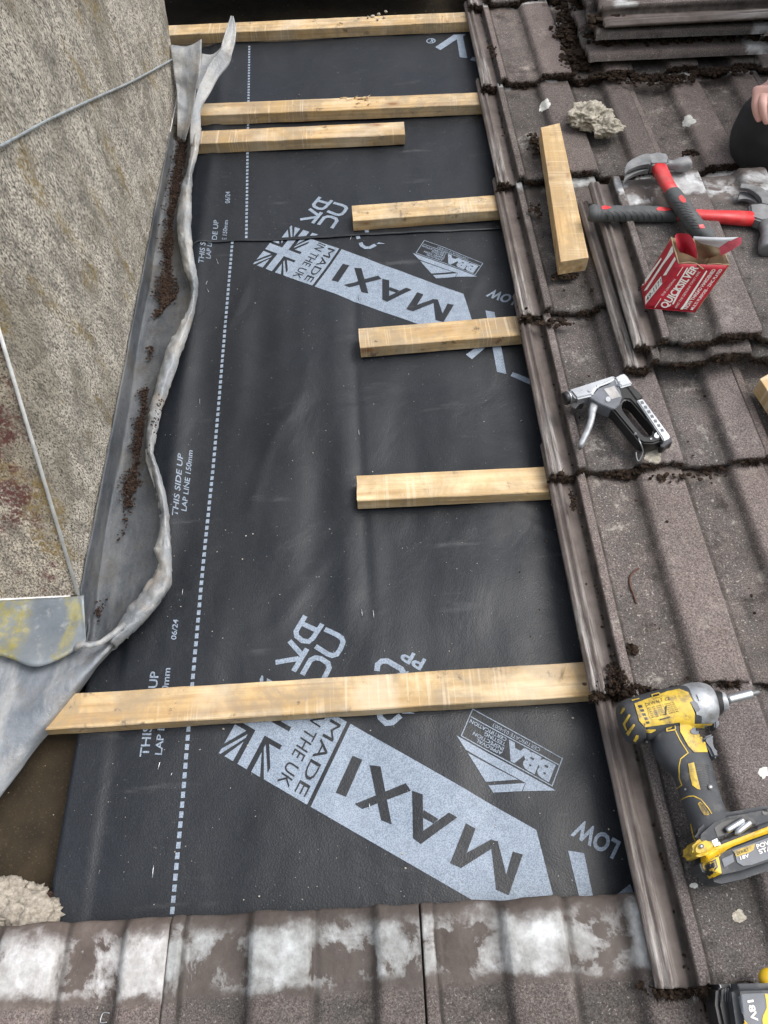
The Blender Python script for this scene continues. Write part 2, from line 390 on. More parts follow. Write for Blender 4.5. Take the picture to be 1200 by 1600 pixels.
def box_bm(cx, cy, cz, sx, sy, sz, bev=.001, rough=0.):
    bm = slab([(-sx/2, -sy/2), (sx/2, -sy/2), (sx/2, sy/2), (-sx/2, sy/2)], -sz/2, sz/2, bev, 1)
    bmesh.ops.translate(bm, verts=bm.verts[:], vec=(cx, cy, cz)); return bm
def blob(c, r, sub=2, amp=.35, freq=2., seed=0., flat=(1, 1, 1), ang=0.):
    bm = bmesh.new(); bmesh.ops.create_icosphere(bm, subdivisions=sub, radius=1)
    for v in bm.verts:
        k = 1+amp*fb(v.co.x*freq+seed, v.co.y*freq, v.co.z*freq+seed*.3, 4)
        if ang:
            d_, _q = noise.voronoi(v.co*1.5+Vector((seed, 2, 1))); k = 1+ang*(d_[0]*1.1-.35)+ang*.25*fb(v.co.x*6+seed, v.co.y*6, v.co.z*6, 4)
        v.co = Vector((v.co.x*k*flat[0]*r+c[0], v.co.y*k*flat[1]*r+c[1], v.co.z*k*flat[2]*r+c[2]))
    return bm
def cut_grid(bm, step):
    xs = [v.co.x for v in bm.verts]; ys = [v.co.y for v in bm.verts]
    for ax, lo, hi in ((0, min(xs), max(xs)), (1, min(ys), max(ys))):
        k = math.floor(lo/step)+1
        while k*step < hi:
            co = Vector((0, 0, 0)); no = Vector((0, 0, 0)); co[ax] = k*step; no[ax] = 1
            bmesh.ops.bisect_plane(bm, geom=bm.verts[:]+bm.edges[:]+bm.faces[:], plane_co=co, plane_no=no); k += 1
    return bm
def clip(bm, axis, val, keep_above):
    no = Vector((0, 0, 0)); no[axis] = 1; co = Vector((0, 0, 0)); co[axis] = val
    bmesh.ops.bisect_plane(bm, geom=bm.verts[:]+bm.edges[:]+bm.faces[:], plane_co=co, plane_no=no, clear_inner=keep_above, clear_outer=not keep_above)
    return bm
def polys(lst):
    bm = bmesh.new()
    for L in lst:
        f = bm.faces.new([bm.verts.new((p[0], p[1], 0)) for p in L])
    bmesh.ops.triangulate(bm, faces=bm.faces[:]); norm(bm)
    for f in bm.faces:
        if f.normal.z < 0: f.normal_flip()
    return bm
def stroke(pts, wd):
    """2D thick line"""
    pts = [Vector(p) for p in pts]; L = []; R = []
    for i, p in enumerate(pts):
        a = (p-pts[i-1]).normalized() if i else None; b = (pts[i+1]-p).normalized() if i < len(pts)-1 else None
        t = ((a or b)+(b or a)).normalized(); nn = Vector((-t.y, t.x)); k = 1/max(.5, nn.dot(Vector((-(a or b).y, (a or b).x))))
        L.append(p+nn*wd/2*k); R.append(p-nn*wd/2*k)
    return [[L[i], L[i+1], R[i+1], R[i]] for i in range(len(pts)-1)]
def text_bm(body, bold=0.):
    cu = bpy.data.curves.new('t', 'FONT'); cu.body = body; cu.size = 1; cu.offset = bold; cu.resolution_u = 3
    o = bpy.data.objects.new('t', cu); COL.objects.link(o)
    dg = bpy.context.evaluated_depsgraph_get(); dg.update()
    me = bpy.data.meshes.new_from_object(o.evaluated_get(dg)); bm = bmesh.new(); bm.from_mesh(me)
    bpy.data.objects.remove(o); bpy.data.curves.remove(cu); bpy.data.meshes.remove(me)
    return bm
def text_quad(body, BL, BR, TL, bold=.02, TR=None):
    """text fitted into the parallelogram (or quad) given by its corners"""
    bm = text_bm(body, bold); xs = [v.co.x for v in bm.verts]; ys = [v.co.y for v in bm.verts]
    x0, x1, y0, y1 = min(xs), max(xs), 0 if body not in ('-',) else min(ys), max(ys)
    y0 = min(ys) if min(ys) > -.06 else 0
    BL, BR, TL = Vector(BL[:2]), Vector(BR[:2]), Vector(TL[:2]); TR = Vector(TR[:2]) if TR else BR+TL-BL
    for v in bm.verts:
        s = (v.co.x-x0)/(x1-x0); t = (v.co.y-y0)/(y1-y0)
        q = (BL*(1-s)+BR*s)*(1-t)+(TL*(1-s)+TR*s)*t; v.co = Vector((q.x, q.y, 0))
    norm(bm)
    for f in bm.faces:
        if f.normal.z < 0: f.normal_flip()
    return bm
CAMP = Vector((0, 0, D))
def decal(bm, bvh, off=.0004, step=6):
    """bm has photo-measured x,y; lay it on the surface of a solid"""
    cut_grid(bm, step); bad = []
    for v in bm.verts:
        hit, nrm, _, _ = bvh.ray_cast(CAMP, ray(v.co.x, v.co.y).normalized())
        if hit is None: bad.append(v); continue
        if nrm.dot(hit-CAMP) > 0: nrm = -nrm
        v.co = hit+nrm*off
    if bad: bmesh.ops.delete(bm, geom=bad, context='VERTS')
    norm(bm)
    for f in bm.faces:
        if f.normal.dot(f.calc_center_median()-CAMP) > 0: f.normal_flip()
    return bm
def bvh_of(*objs):
    bms = bmesh.new()
    for o in objs:
        me = o.data.copy(); me.transform(base_matrix(o)); bms.from_mesh(me); bpy.data.meshes.remove(me)
    t = BVHTree.FromBMesh(bms); bms.free(); return t

# ------------------------------------------------------------------ ground far below, roof deck
g = bmesh.new(); bmesh.ops.create_grid(g, x_segments=1, y_segments=1, size=600)
gr = obj('ground', g, M['ground'], local=True); tag(gr, kind='structure')
GROUND = gr
dk = obj('roof_deck', box_bm(0, .9, -.05, 3.4, 4.2, .02, 0), M['oldfelt'], smooth=False); tag(dk, kind='structure')

# ------------------------------------------------------------------ underlay membrane, two lapped sheets with their printing
def H(x, y):
    h = .0045*fb(x*5+3, y*3.2, 1, 3) + .0026*noise.noise(Vector((x*10+5+y*1.5, y*3.6, 3)))
    h += .0012*noise.noise(Vector((x*30, y*9, 5)))
    # tight crease over the stapled rafter and fullness either side of it
    cx = -.032+.006*math.sin(y*5); k = max(0, min(1, (y-.42)/.1))*max(0, min(1, (1.25-y)/.2))
    h += -.0026*math.exp(-((x-cx)/.008)**2)*k + .003*math.exp(-((x-cx+.03)/.022)**2)*k
    # bulges: fullness of the lower sheet left of the rafter, sweeping folds on the right
    for (bx, by, sx, sy, a) in ((-.16, .78, .06, .22, .006), (-.10, .62, .03, .20, -.005), (-.21, .95, .03, .18, -.006),
                                (.12, .50, .10, .05, .006), (.20, .66, .05, .09, .006), (.05, .70, .05, .16, -.004), (-.30, .95, .05, .3, -.006), (.30, 1.1, .05, .2, .006)):
        h += a*math.exp(-((x-bx)/sx)**2-((y-by)/sy)**2)
    u = x+.9*(y-.7)
    h += .0016*math.exp(-((x*.6+y-.74)/.010)**2)*max(0, min(1, (x-.03)/.06))
    for q0, q1, q2, q3, a, wd_ in ((-.24, .60, -.12, .95, .0022, .012), (.05, .74, .27, .60, .002, .010), (-.20, .42, -.05, .60, .0015, .012), (-.30, 1.02, -.22, 1.22, .002, .010), (.12, 1.02, .26, 1.22, .002, .012), (-.05, 1.28, .10, 1.20, .002, .012)):
        dx_, dy_ = q2-q0, q3-q1; L = math.hypot(dx_, dy_); t = ((x-q0)*dx_+(y-q1)*dy_)/L; d = (-(x-q0)*dy_+(y-q1)*dx_)/L+.006*math.sin(t*25)
        h += a*math.exp(-(d/wd_)**2)*math.exp(-((t/L-.5)/.35)**4)
    e = max(0, min(1, (-.375-x)/.015)); e = e*e*(3-2*e)
    h += .006*math.exp(-((x+.345)/.018)**2)*max(0, min(1, (y-.45)/.2))
    h = h*min(1, max(.15, (y-.05)/.12))-.002
    h *= .78
    return h*(1-e)-.006*e*max(0, min(1, (y-.34)/.08))
LAP = 1.300
def HU(x, y): 
    return H(x, y)*.8+.0018+.0016*math.exp(-((y-LAP)/.02)**2)*(.6+.9*fb(x*7, 1))
def edge_lap(x): return LAP-.004+.004*fb(x*6, 2)+(-.012 if x < -.35 else 0)*min(1, (-.35-x)/.02)
def sheet(x0, x1, y0f, y1f, h, nx, ny, th=.0012):
    rows = []
    for j in range(ny+1):
        r = []
        for i in range(nx+1):
            x = x0+(x1-x0)*i/nx; y = y0f(x)+(y1f(x)-y0f(x))*j/ny; r.append((x, y, h(x, y)))
        rows.append(r)
    bm, vs = grid_mesh(rows)
    norm(bm)
    for f in bm.faces: f.normal_update()
    if sum(f.normal.z for f in bm.faces) < 0: bmesh.ops.reverse_faces(bm, faces=bm.faces[:])
    r = bmesh.ops.extrude_face_region(bm, geom=bm.faces[:])
    bmesh.ops.translate(bm, verts=[q for q in r['geom'] if isinstance(q, bmesh.types.BMVert)], vec=(0, 0, th))
    bmesh.ops.translate(bm, verts=bm.verts[:], vec=(0, 0, -th)); norm(bm)
    return bm
low = obj('underlay_membrane', sheet(-.43, .345, lambda x: .045, lambda x: LAP+.07, H, 150, 240), M['felt'], loc=(-.05, .6, 0))
tag(low, 'large black printed roofing membrane below the overlap, running down to the bottom tiles', 'roofing membrane', 'lapped membrane sheets')
upp = obj('underlay_membrane', sheet(-.43, .345, edge_lap, lambda x: 2.062+.012*fb(x*4, 9)+.012*math.exp(-((x-.0)/.1)**2), HU, 150, 150, .0006), M['felt'], loc=(-.05, 1.6, 0))
tag(upp, 'upper black membrane sheet overlapping the lower one, under the top pair of battens', 'roofing membrane', 'lapped membrane sheets')

def lay(bm, sheetobj, h, name, mat, lvl, ylo=None, yhi=None, dx=0, dy=0, step=.012):
    if dx or dy: bmesh.ops.translate(bm, verts=bm.verts[:], vec=(dx, dy, 0))
    if ylo is not None: clip(bm, 1, ylo, True)
    if yhi is not None: clip(bm, 1, yhi, False)
    clip(bm, 0, .335, False)
    if not bm.faces: bm.free(); return None
    cut_grid(bm, step)
    for v in bm.verts: v.co.z = h(v.co.x, v.co.y)+lvl
    return obj(name, bm, mat, sheetobj)
c2 = cropf(700, 1090, 6); c3 = cropf(330, 1090, 5); c4 = cropf(420, 950, 4.615); c5 = cropf(260, 280, 4); c6 = cropf(540, 340, 3.75); c8 = cropf(450, 1050, 2)
def F(cf, *p): return [P2(*cf(*q)) for q in p]
# -- shapes of one print repeat, measured on the lower one
SEP0, SEP1 = P2(545, 1129), P2(482.5, 1258.5)      # thin dark bar between arrow and flag panel
wd = SEP1-SEP0; al = (P2(345, 1177)-P2(483, 1258)); al_n = al.normalized()
def band_bm():
    a = [P2(547.5, 1130), P2(838, 1297), P2(864, 1397), P2(800, 1442), P2(485, 1260)]
    return polys([a])
def maxi_bm():
    K = lambda *q: F(c8, *q); L = [K((201, 260), (232, 272), (181, 389), (149, 376))]
    L += [K((255, 289), (289, 294), (324, 476), (291, 462)), K((368, 347), (384, 371), (232, 427), (208, 411))]
    L += [K((388, 371), (421, 383), (423, 505), (415, 538), (391, 520)), K((503, 440), (529, 455), (415, 538), (412, 505)), K((424, 432), (470, 460), (455, 474), (421, 455))]
    L += [K((556, 473), (586, 489), (541, 613), (507, 597)), K((636, 522), (655, 540), (541, 613), (528, 583)), K((633, 524), (656, 528), (684, 640), (690, 697), (651, 680)), K((703, 561), (734, 570), (690, 697), (669, 680))]
    return polys(L)
def flag_panel_bm():
    # light text panel
    tot = al.length; w_ = wd.length
    o0 = SEP0+al_n*.003; ex = wd; 
    def q(u, v): return o0+ex*u+al_n*v       # u across band 0..1, v along band in metres
    L = []
    tp = .064
    L.append([q(0, 0), q(1, 0), q(1, tp), q(0, tp)])
    fh = tot-tp; y0 = tp
    def fl(U, V): return q(.5+U/2, y0+fh*(.5+V/1.2))   # U -1..1, V -.6..+.6
    L.append([fl(-1, -.12), fl(1, -.12), fl(1, .12), fl(-1, .12)])
    for s in (-1, 1):
        L.append([fl(-.17, .12*s), fl(.17, .12*s), fl(.17, .6*s), fl(-.17, .6*s)])
        for t in (-1, 1):
            def k(U, V): return fl(U*t, V*s)
            L.append([k(.52, .235), k(1, .235), k(1, .46)])
            L.append([k(.28, .30), k(.28, .6), k(.77, .6)])
            L.append([k(.33, .235), k(.42, .235), k(1, .56), k(1, .6), k(.90, .6)])
    for s in (-1,):
        L.append([fl(-1, -.6), fl(1, -.6), fl(1, -.57), fl(-1, -.57)])
    return polys(L)
def made_bm():
    a = text_quad('MADE', *F(c3, (935, 165), (648, 728), (1015, 210)), 0)
    b = text_quad('IN THE UK', *F(c3, (822, 75), (512, 652), (905, 128)), 0)
    return merge(a, b)
def ukca_bm():
    W = .0073; L = []
    for pts in ([(403, 148), (490, 190), (525, 215), (536, 245), (515, 295), (490, 330), (455, 340), (425, 330), (335, 272)],
                [(262, 52), (195, 165), (200, 200), (240, 232), (285, 238), (315, 215), (385, 110)],
                [(232, 105), (350, 158)],
                [(275, 290), (178, 455)], [(238, 335), (148, 235)], [(215, 362), (48, 392)],
                [(240, 480), (300, 372), (335, 355), (375, 362), (425, 395), (435, 430), (380, 540)]):
        q = F(c4, *pts); L += stroke(q, W)
    return polys(L)
def recyc_bm():
    L = []
    for pts in ([(780, 455), (785, 410), (815, 385), (855, 382), (955, 440), (985, 490)], [(790, 740), (805, 790), (845, 828), (890, 825), (950, 775)],
                [(775, 520), (750, 600), (770, 680)]):
        L += stroke(F(c4, *pts), .0078)
    L.append(F(c4, (985, 735), (1055, 762), (960, 762))); L.append(F(c4, (925, 470), (1010, 455), (985, 520)))
    return merge(polys(L), text_quad('PP', *F(c4, (1137, 372), (985, 292), (1092, 452)), .03))
def bba_bm():
    def ring(a, b, c, d, t): return stroke([a, b, c, d, a], t)
    L = stroke(F(c2, (232, 105), (1072, 570), (975, 828), (125, 358), (232, 105), (1072, 570)), .0013)
    L += stroke(F(c2, (212, 175), (1040, 632)), .0013)
    L += [F(c2, (80, 355), (1010, 872), (700, 877), (730, 803), (165, 488)), F(c2, (185, 518), (655, 770), (355, 787)), F(c2, (378, 820), (725, 803), (690, 878), (425, 888))]
    T = [('BBA', (1010, 632), (572, 393), (945, 795), .06), ('CERTIFICATION', (555, 380), (215, 200), (540, 412), .02), ('TESTING', (545, 425), (350, 318), (530, 458), .02),
         ('INSPECTION', (528, 468), (245, 315), (512, 500), .02), ('APPROVAL', (515, 508), (275, 380), (498, 540), .02), ('CERTIFICATE 03/4003', (868, 478), (430, 238), (853, 510), .0)]
    return merge(polys(L), *[text_quad(t, *F(c2, a, b, c), bo) for t, a, b, c, bo in T])
def low_bm(): return text_quad('LOW', P2(971, 1315), P2(905, 1278), P2(957.5, 1343), .035)
def strokes_bm():   # measured on the middle repeat
    return polys([F(c6, (820, 545), (872, 553), (943, 910), (888, 898)), F(c6, (890, 700), (740, 828), (705, 800), (850, 700)), F(c6, (980, 900), (1130, 962), (1120, 992), (968, 922))])
MID = .957
def place(fn, name, lvl, mat, insts):
    for so, h, dx, dy, ylo, yhi in insts:
        r = lay(fn(), so, h, name, mat, lvl, ylo, yhi, dx, dy)
LOWI = (low, H, 0, 0, .05, LAP); MIDI = (low, H, 0, MID, .05, LAP+.002); UPI = (upp, HU, .020, MID+.004, LAP+.003, 2.05)
for fn, nm, lv, mt in ((band_bm, 'printed_arrow_band', .0006, 'ink'), (maxi_bm, 'printed_word', .0012, 'felt'), (flag_panel_bm, 'printed_flag_panel', .0006, 'ink'),
                       (made_bm, 'printed_origin_lettering', .0012, 'felt'), (ukca_bm, 'printed_conformity_mark', .0006, 'ink'), (recyc_bm, 'printed_recycling_mark', .0006, 'ink')):
    place(fn, nm, lv, M[mt], [LOWI, MIDI, UPI])
place(bba_bm, 'printed_certificate_mark', .0006, M['ink'], [LOWI, MIDI])
place(low_bm, 'printed_word', .0006, M['ink'], [LOWI, MIDI])
place(strokes_bm, 'printed_logo_stroke', .0006, M['ink'], [(low, H, 0, 0, .05, LAP)])
lay(polys([F(c8, (875, 558), (925, 566), (962, 740), (920, 740)), F(c8, (1000, 718), (1070, 662), (1090, 720), (1080, 740), (1000, 740))]), low, H, 'printed_logo_stroke', M['ink'], .0006)
V0 = polys([F(lambda x, y: (640+x/7.5, 30+y/7.5), (300, 338), (520, 190), (660, 178), (625, 212), (675, 466), (588, 458), (553, 245), (360, 374))])
lay(V0, upp, HU, 'printed_logo_stroke', M['ink'], .0006)
lay(polys([F(lambda x, y: (640+x/7.5, 30+y/7.5), (740, 448), (900, 490), (900, 530), (708, 485))]), upp, HU, 'printed_logo_stroke', M['ink'], .0006)
rc = P2(673.3, 65.5); rr = .0105
lay(merge(polys(stroke([rc+Vector((math.cos(a), math.sin(a)))*rr for a in [i*math.pi/10 for i in range(21)]], .0028)),
    text_quad('R', P2(676, 69), P2(671, 67.5), P2(677.5, 62.5), .02)), upp, HU, 'printed_registered_mark', M['ink'], .0006)
# dashed lap line, on both sheets
def dashes(x0, x1, y0, y1):
    L = []; y = y0
    while y < y1:
        t = (y-y0)/(y1-y0); x = x0+(x1-x0)*t
        L.append([(x-.0026, y), (x+.0026, y), (x+.0026, y+.0078), (x-.0026, y+.0078)]); y += .0122
    return polys(L)
lay(dashes(-.2785, -.281, .06, LAP), low, H, 'dashed_lap_line', M['ink'], .0006)
lay(dashes(-.2525, -.284, LAP+.004, 2.045), upp, HU, 'dashed_lap_line', M['ink'], .0006)
ct = cropf(200, 680, 3.077)
for body, a, b, c in (('THIS SIDE UP', (238, 392), (264, 88), (212, 386)), ('LAP LINE 150mm', (279, 362), (308, 65), (254, 357)), ('06/24', (232, 985), (243, 888), (206, 982)),
                      ('THIS SIDE UP', (99, 1545), (150, 1136), (54, 1545)), ('LAP LINE 150mm', (163, 1537), (205, 1120), (128, 1535))):
    lay(text_quad(body, *F(ct, a, b, c), .015), low, H, 'lap_lettering', M['ink'], .0006)
for body, a, b, c in (('THIS SIDE UP', (234, 535), (262, 268), (202, 533)), ('LAP LINE 150mm', (276, 500), (302, 232), (248, 498))):
    lay(text_quad(body, *F(c5, a, b, c), .01), low, H, 'lap_lettering', M['ink'], .0006, yhi=LAP)
for body, a, b, c in (('THIS SIDE UP', (303, 538), (329, 265), (271, 536)), ('LAP LINE 150mm', (364, 508), (388, 266), (336, 506))):
    lay(text_quad(body, *F(c5, a, b, c), .01), upp, HU, 'lap_lettering', M['ink'], .0006, ylo=LAP+.003)
lay(text_quad('06/24', *F(c5, (399, 156), (400, 82), (368, 156)), .01), upp, HU, 'lap_lettering', M['ink'], .0006)

# ------------------------------------------------------------------ timber battens
def timber(name, label, cat, a, b, zt, group, mat='wood', wdt=.048, th=.025, seed=1, tilt=0., hint=None, z1=None):
    """a, b: photo-measured ends of the upslope edge of its top face"""
    A, B = P(*a, zt), P(*b, z1 if z1 is not None else zt); ax = (B-A); L = ax.length; ax.normalize()
    up = Vector((0, 0, 1)); s = up.cross(ax).normalized(); q = ax.cross(s)
    nx = max(8, int(L/.02)); rows = []
    prof = [(0, 0), (.001, -.0008)] ; ring = []
    for (yy, zz) in ((-.0012, 0), (-wdt*.33, .0), (-wdt*.66, .0), (-wdt+.0012, 0), (-wdt, -.0012), (-wdt, -th*.5), (-wdt, -th+.0012), (-wdt+.0012, -th), (-wdt*.5, -th), (-.0012, -th), (0, -th+.0012), (0, -th*.5), (0, -.0012)):
        ring.append((yy, zz))
    for i in range(nx+1):
        t = i/nx; row = []
        for k, (yy, zz) in enumerate(ring):
            j1 = .0007*noise.noise(Vector((t*L*14+seed*3, k*.7, seed)))+.0004*noise.noise(Vector((t*L*90, k*3.1, seed)))
            row.append(Vector((t*L+(.0012*noise.noise(Vector((k*1.7, t*5, seed*2))) if i in (0, nx) else 0), yy+j1, zz+j1*.8)))
        rows.append(row)
    bm, vs = grid_mesh(rows, True); cap(bm, vs[0][::-1]); cap(bm, vs[-1]); norm(bm)
    mid = (A+B)/2
    me = bpy.data.meshes.new(name); o = bpy.data.objects.new(name, me); COL.objects.link(o)
    bmesh.ops.translate(bm, verts=bm.verts[:], vec=(-L/2, 0, 0))
    for f in bm.faces: f.smooth = False
    bm.to_mesh(me); bm.free(); me.materials.append(M[mat])
    Rm = Matrix((ax, s, q)).transposed().to_4x4(); o.matrix_basis = Matrix.Translation(mid) @ Rm
    # s points upslope for a left-to-right batten
    tag(o, label, cat, group); return o
G = 'roofing battens'
timber('roofing_batten', 'long weathered batten with knots, the lowest one, running under the lead flashing', 'batten', (52, 1087), (925, 1033), .0255, G, seed=1)
timber('roofing_batten', 'short cut batten above the lowest long one, beside the centre of the membrane', 'batten', (557, 742.5), (868, 728), .0275, G, seed=2, mat='wood_clean')
timber('roofing_batten', 'short batten across the printed arrow tip, dark knot near its left end', 'batten', (560, 513), (828, 491.5), .0275, G, seed=3)
timber('roofing_batten', 'short batten across the membrane overlap, level with the two hammers', 'batten', (549.5, 321), (795, 303), .0275, G, seed=4)
timber('roofing_batten', 'long batten second from the top with a splintered patch at its middle', 'batten', (303, 162), (768, 143.2), .0275, G, seed=5)
timber('roofing_batten', 'topmost long batten above the edge of the black membrane, dark crumbs on its top', 'batten', (250, 40), (748, 17.5), .0275, G, seed=6)
timber('roofing_batten', 'square-cut batten piece lying just below the second long batten from the top', 'batten', (307, 204.5), (631, 190), .0275, G, seed=7)

# ------------------------------------------------------------------ interlocking concrete tiles
W = .2865; LEN = .42; TH = .0125
def prof(x):
    """top of the tile over its width; x<0 is the exposed underlock"""
    def sm(a, b, t): t = max(0, min(1, (t-a)/(b-a))); return t*t*(3-2*t)
    if x < 0:
        h = -.0075
        h += .0065*(sm(-.0405, -.0385, x)-sm(-.0345, -.0325, x))
        h += .0065*(sm(-.0305, -.0285, x)-sm(-.0235, -.0205, x))
        h += .0035*(sm(-.0325, -.0305, x)-sm(-.0305, -.0300, x))
        h += .0180*sm(-.0022, -.0002, x)
        return h
    h = .0105*(1-sm(.0120, .0150, x))
    h += .0145*(sm(.084, .099, x)-sm(.157, .165, x))
    h += .0145*(sm(.226, .241, x))
    return h
def xs_profile(x0=-.041, x1=W-.0024):
    xs = set([x0, x1, -.0405, -.0385, -.0345, -.0325, -.0305, -.0300, -.0285, -.0235, -.0205, -.0035, -.0025, -.0012, 0.0])
    for a, b, n in ((-.0385, -.0345, 2), (-.0285, -.0235, 2), (-.0205, -.0035, 4), (0, .016, 7), (.016, .084, 10), (.084, .097, 6), (.097, .156, 9), (.156, .166, 5), (.166, .226, 9), (.226, .240, 6), (.240, W-.0024, 8)):
        for i in range(n+1): xs.add(round(a+(b-a)*i/n, 5))
    return sorted(x for x in xs if x0-1e-9 <= x <= x1+1e-9)
XS = xs_profile(); YS = [0, .002, .006, .012]+[.012+(LEN-.018-.012)*i/20 for i in range(1, 21)]+[LEN-.012, LEN-.006, LEN-.002, LEN]
def tile_bm(seed, x0=-.041, x1=W-.0024, headwave=.0, head_flat=False):
    xs = [x for x in XS if x0-1e-9 <= x <= x1+1e-9]
    top = []; bot = []
    for y in YS:
        rt = []; rb = []
        for x in xs:
            z = prof(x); nz = .0006*fb(x*40+seed, y*30, seed, 3)+.0012*fb(x*7+seed, y*5, seed, 2)
            yy = y
            if y < .013:
                k = 1-y/.013
                yy += k*(.0045*fb(x*30+seed*3, 0, seed, 4)+.0034*fb(x*150, seed, 0, 3)); z -= .0035*k*k
            if y > LEN-.013:
                k = 1-(LEN-y)/.013; z -= .005*k*k; yy += k*(.003*fb(x*24+seed*5, 4, seed, 3))+k*(headwave*(z > .006))
            if x > x1-.002: z -= .001
            rt.append((x, yy, z+nz)); rb.append((x, yy+(.001 if y == 0 else 0), (z*.8-TH-.001 if x >= 0 else -.0138)+nz*.3))
        top.append(rt); bot.append(rb)
    if head_flat:
        for R_ in (top, bot):
            for j, row in enumerate(R_):
                R_[j] = [(x, y, z-(.32*prof(x) if x >= 0 else 0)*max(0, min(1, (y-.36)/.06))**1.5) for x, y, z in row]
    bm = bmesh.new()
    vt = [[bm.verts.new(p) for p in r] for r in top]; vb = [[bm.verts.new(p) for p in r] for r in bot]
    nY, nX = len(vt), len(xs)
    for i in range(nY-1):
        for j in range(nX-1):
            bm.faces.new((vt[i][j], vt[i][j+1], vt[i+1][j+1], vt[i+1][j])); bm.faces.new((vb[i][j], vb[i+1][j], vb[i+1][j+1], vb[i][j+1]))
    for j in range(nX-1):
        bm.faces.new((vt[0][j], vb[0][j], vb[0][j+1], vt[0][j+1])); bm.faces.new((vt[-1][j], vt[-1][j+1], vb[-1][j+1], vb[-1][j]))
    for i in range(nY-1):
        bm.faces.new((vt[i][0], vt[i+1][0], vb[i+1][0], vb[i][0])); bm.faces.new((vt[i][-1], vb[i][-1], vb[i+1][-1], vt[i+1][-1]))
    return bm
def tile(label, org, tilt=3.0, rotz=0., seed=1, group='tiles still laid on the roof', holes=False, M3=None, **kw):
    bm = tile_bm(seed, **kw)
    me = bpy.data.meshes.new('concrete_tile')
    for f in bm.faces: f.smooth = True
    for e in bm.edges:
        if len(e.link_faces) == 2 and e.calc_face_angle(0) > math.radians(38): e.smooth = False
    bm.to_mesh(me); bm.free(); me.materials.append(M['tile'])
    o = bpy.data.objects.new('concrete_tile', me); COL.objects.link(o)
    o.matrix_basis = Matrix.Translation(org) @ (M3 or (Matrix.Rotation(math.radians(rotz), 4, 'Z') @ Matrix.Rotation(math.radians(-tilt), 4, 'X')))
    tag(o, label, 'roof tile', group); return o
tails = []      # (matrix, x0, x1) of every tail edge, for the moss
TZ = .061
# course: (tail y, underlock left x, names)
courses = [(-.372, .262, 'course below the spare battery'), (-.013, .2645, 'course under the cordless driver'), (.318, .257, 'course with the rusty bent nail'),
           (.660, .257, 'course under the staple gun'), (.995, .258, 'course between the staple gun and the box'), (1.368, .262, 'course under the pale mortar lump'),
           (1.728, .2685, 'course beside the tile stack'), (2.085, .275, 'course at the top edge'), (2.43, .275, 'course beyond the top')]
colname = ['first tile', 'second tile', 'third tile', 'fourth tile']
seed = 10
for ci, (ty, lx, cn) in enumerate(courses):
    for k in range(4 if ci > 3 else 3):
        if ci == 8 and k > 2: continue
        seed += 1; jx = random.uniform(-.001, .001) if k else 0
        if ci == 6 and k in (1, 2, 3): pass
        o = tile(f'{colname[k]} right of the membrane, {cn}', (lx+.041+k*W+jx, ty+random.uniform(-.004, .004), TZ+.001*k+(.014 if ci == 1 else 0)), tilt=4.7 if ci == 1 else 3.0, seed=seed, x0=-.041 if k == 0 else -.036)
        tails.append((o, 0 if k else -.04, W))
# bottom course: heads uncovered below the membrane
for k, xo in enumerate((-.838, -.5525, -.2665, .0205, .3080, .5945)):
    seed += 1
    nm = ['far left end', 'left corner by the mortar', 'left of the long joint under the dashed line', 'centre', 'right, half under the driver course', 'far right end'][k]
    tile(f'bleached bottom row tile, {nm}', (xo, (.078, .079, .080, .081, .081, .081)[k]-LEN, TZ-.005), seed=seed, head_flat=True, tilt=2.9, group='bottom row of tiles with white bloom')
for k in range(3):
    seed += 1; tile(f'tile of the row above the top gap, number {["one from the chimney", "two from the chimney", "three from the chimney"][k]}', (-.60+k*W, 2.215, TZ+.006), seed=seed, group='mossy tiles above the gap')
    tails.append((bpy.context.scene.objects[-1] if False else COL.objects[-1], -.04, W))

# ------------------------------------------------------------------ loose tiles: a pair lying on the roof and a stack
GL = 'loose tiles lifted off the opening'
tile('loose tile underneath the one carrying hammers and box, only its edge showing', (.443, .838, .0945), tilt=.4, rotz=.6, seed=71, group=GL)
tile('loose tile with whitish head carrying the crossed hammers and red box', (.4575, .862, .1165), tilt=.2, rotz=-.3, seed=72, group=GL)
tails += [(COL.objects[-2], -.04, W), (COL.objects[-1], -.04, W)]
tile('lowest tile of the stack at the top right', (.500, 2.012, .094), seed=81, group=GL, M3=Matrix.Rotation(math.radians(-89.5), 4, 'Z') @ Matrix.Rotation(math.radians(-.5), 4, 'X'))
tile('middle tile of the stack at the top right', (.512, 2.020, .136), seed=82, group=GL, M3=Matrix.Rotation(math.radians(-90.2), 4, 'Z') @ Matrix.Rotation(math.radians(-.5), 4, 'X'))
tile('top tile of the stack at the top right, pale grooved edge', (.945, 1.772, .176), seed=83, group=GL, M3=Matrix.Rotation(math.radians(89.6), 4, 'Z') @ Matrix.Rotation(math.radians(-.5), 4, 'X'))
tile('half hidden tile leaning behind the top right stack', (.985, 2.09, .15), seed=90, group=GL, M3=Matrix.Rotation(math.radians(93), 4, 'Z'))

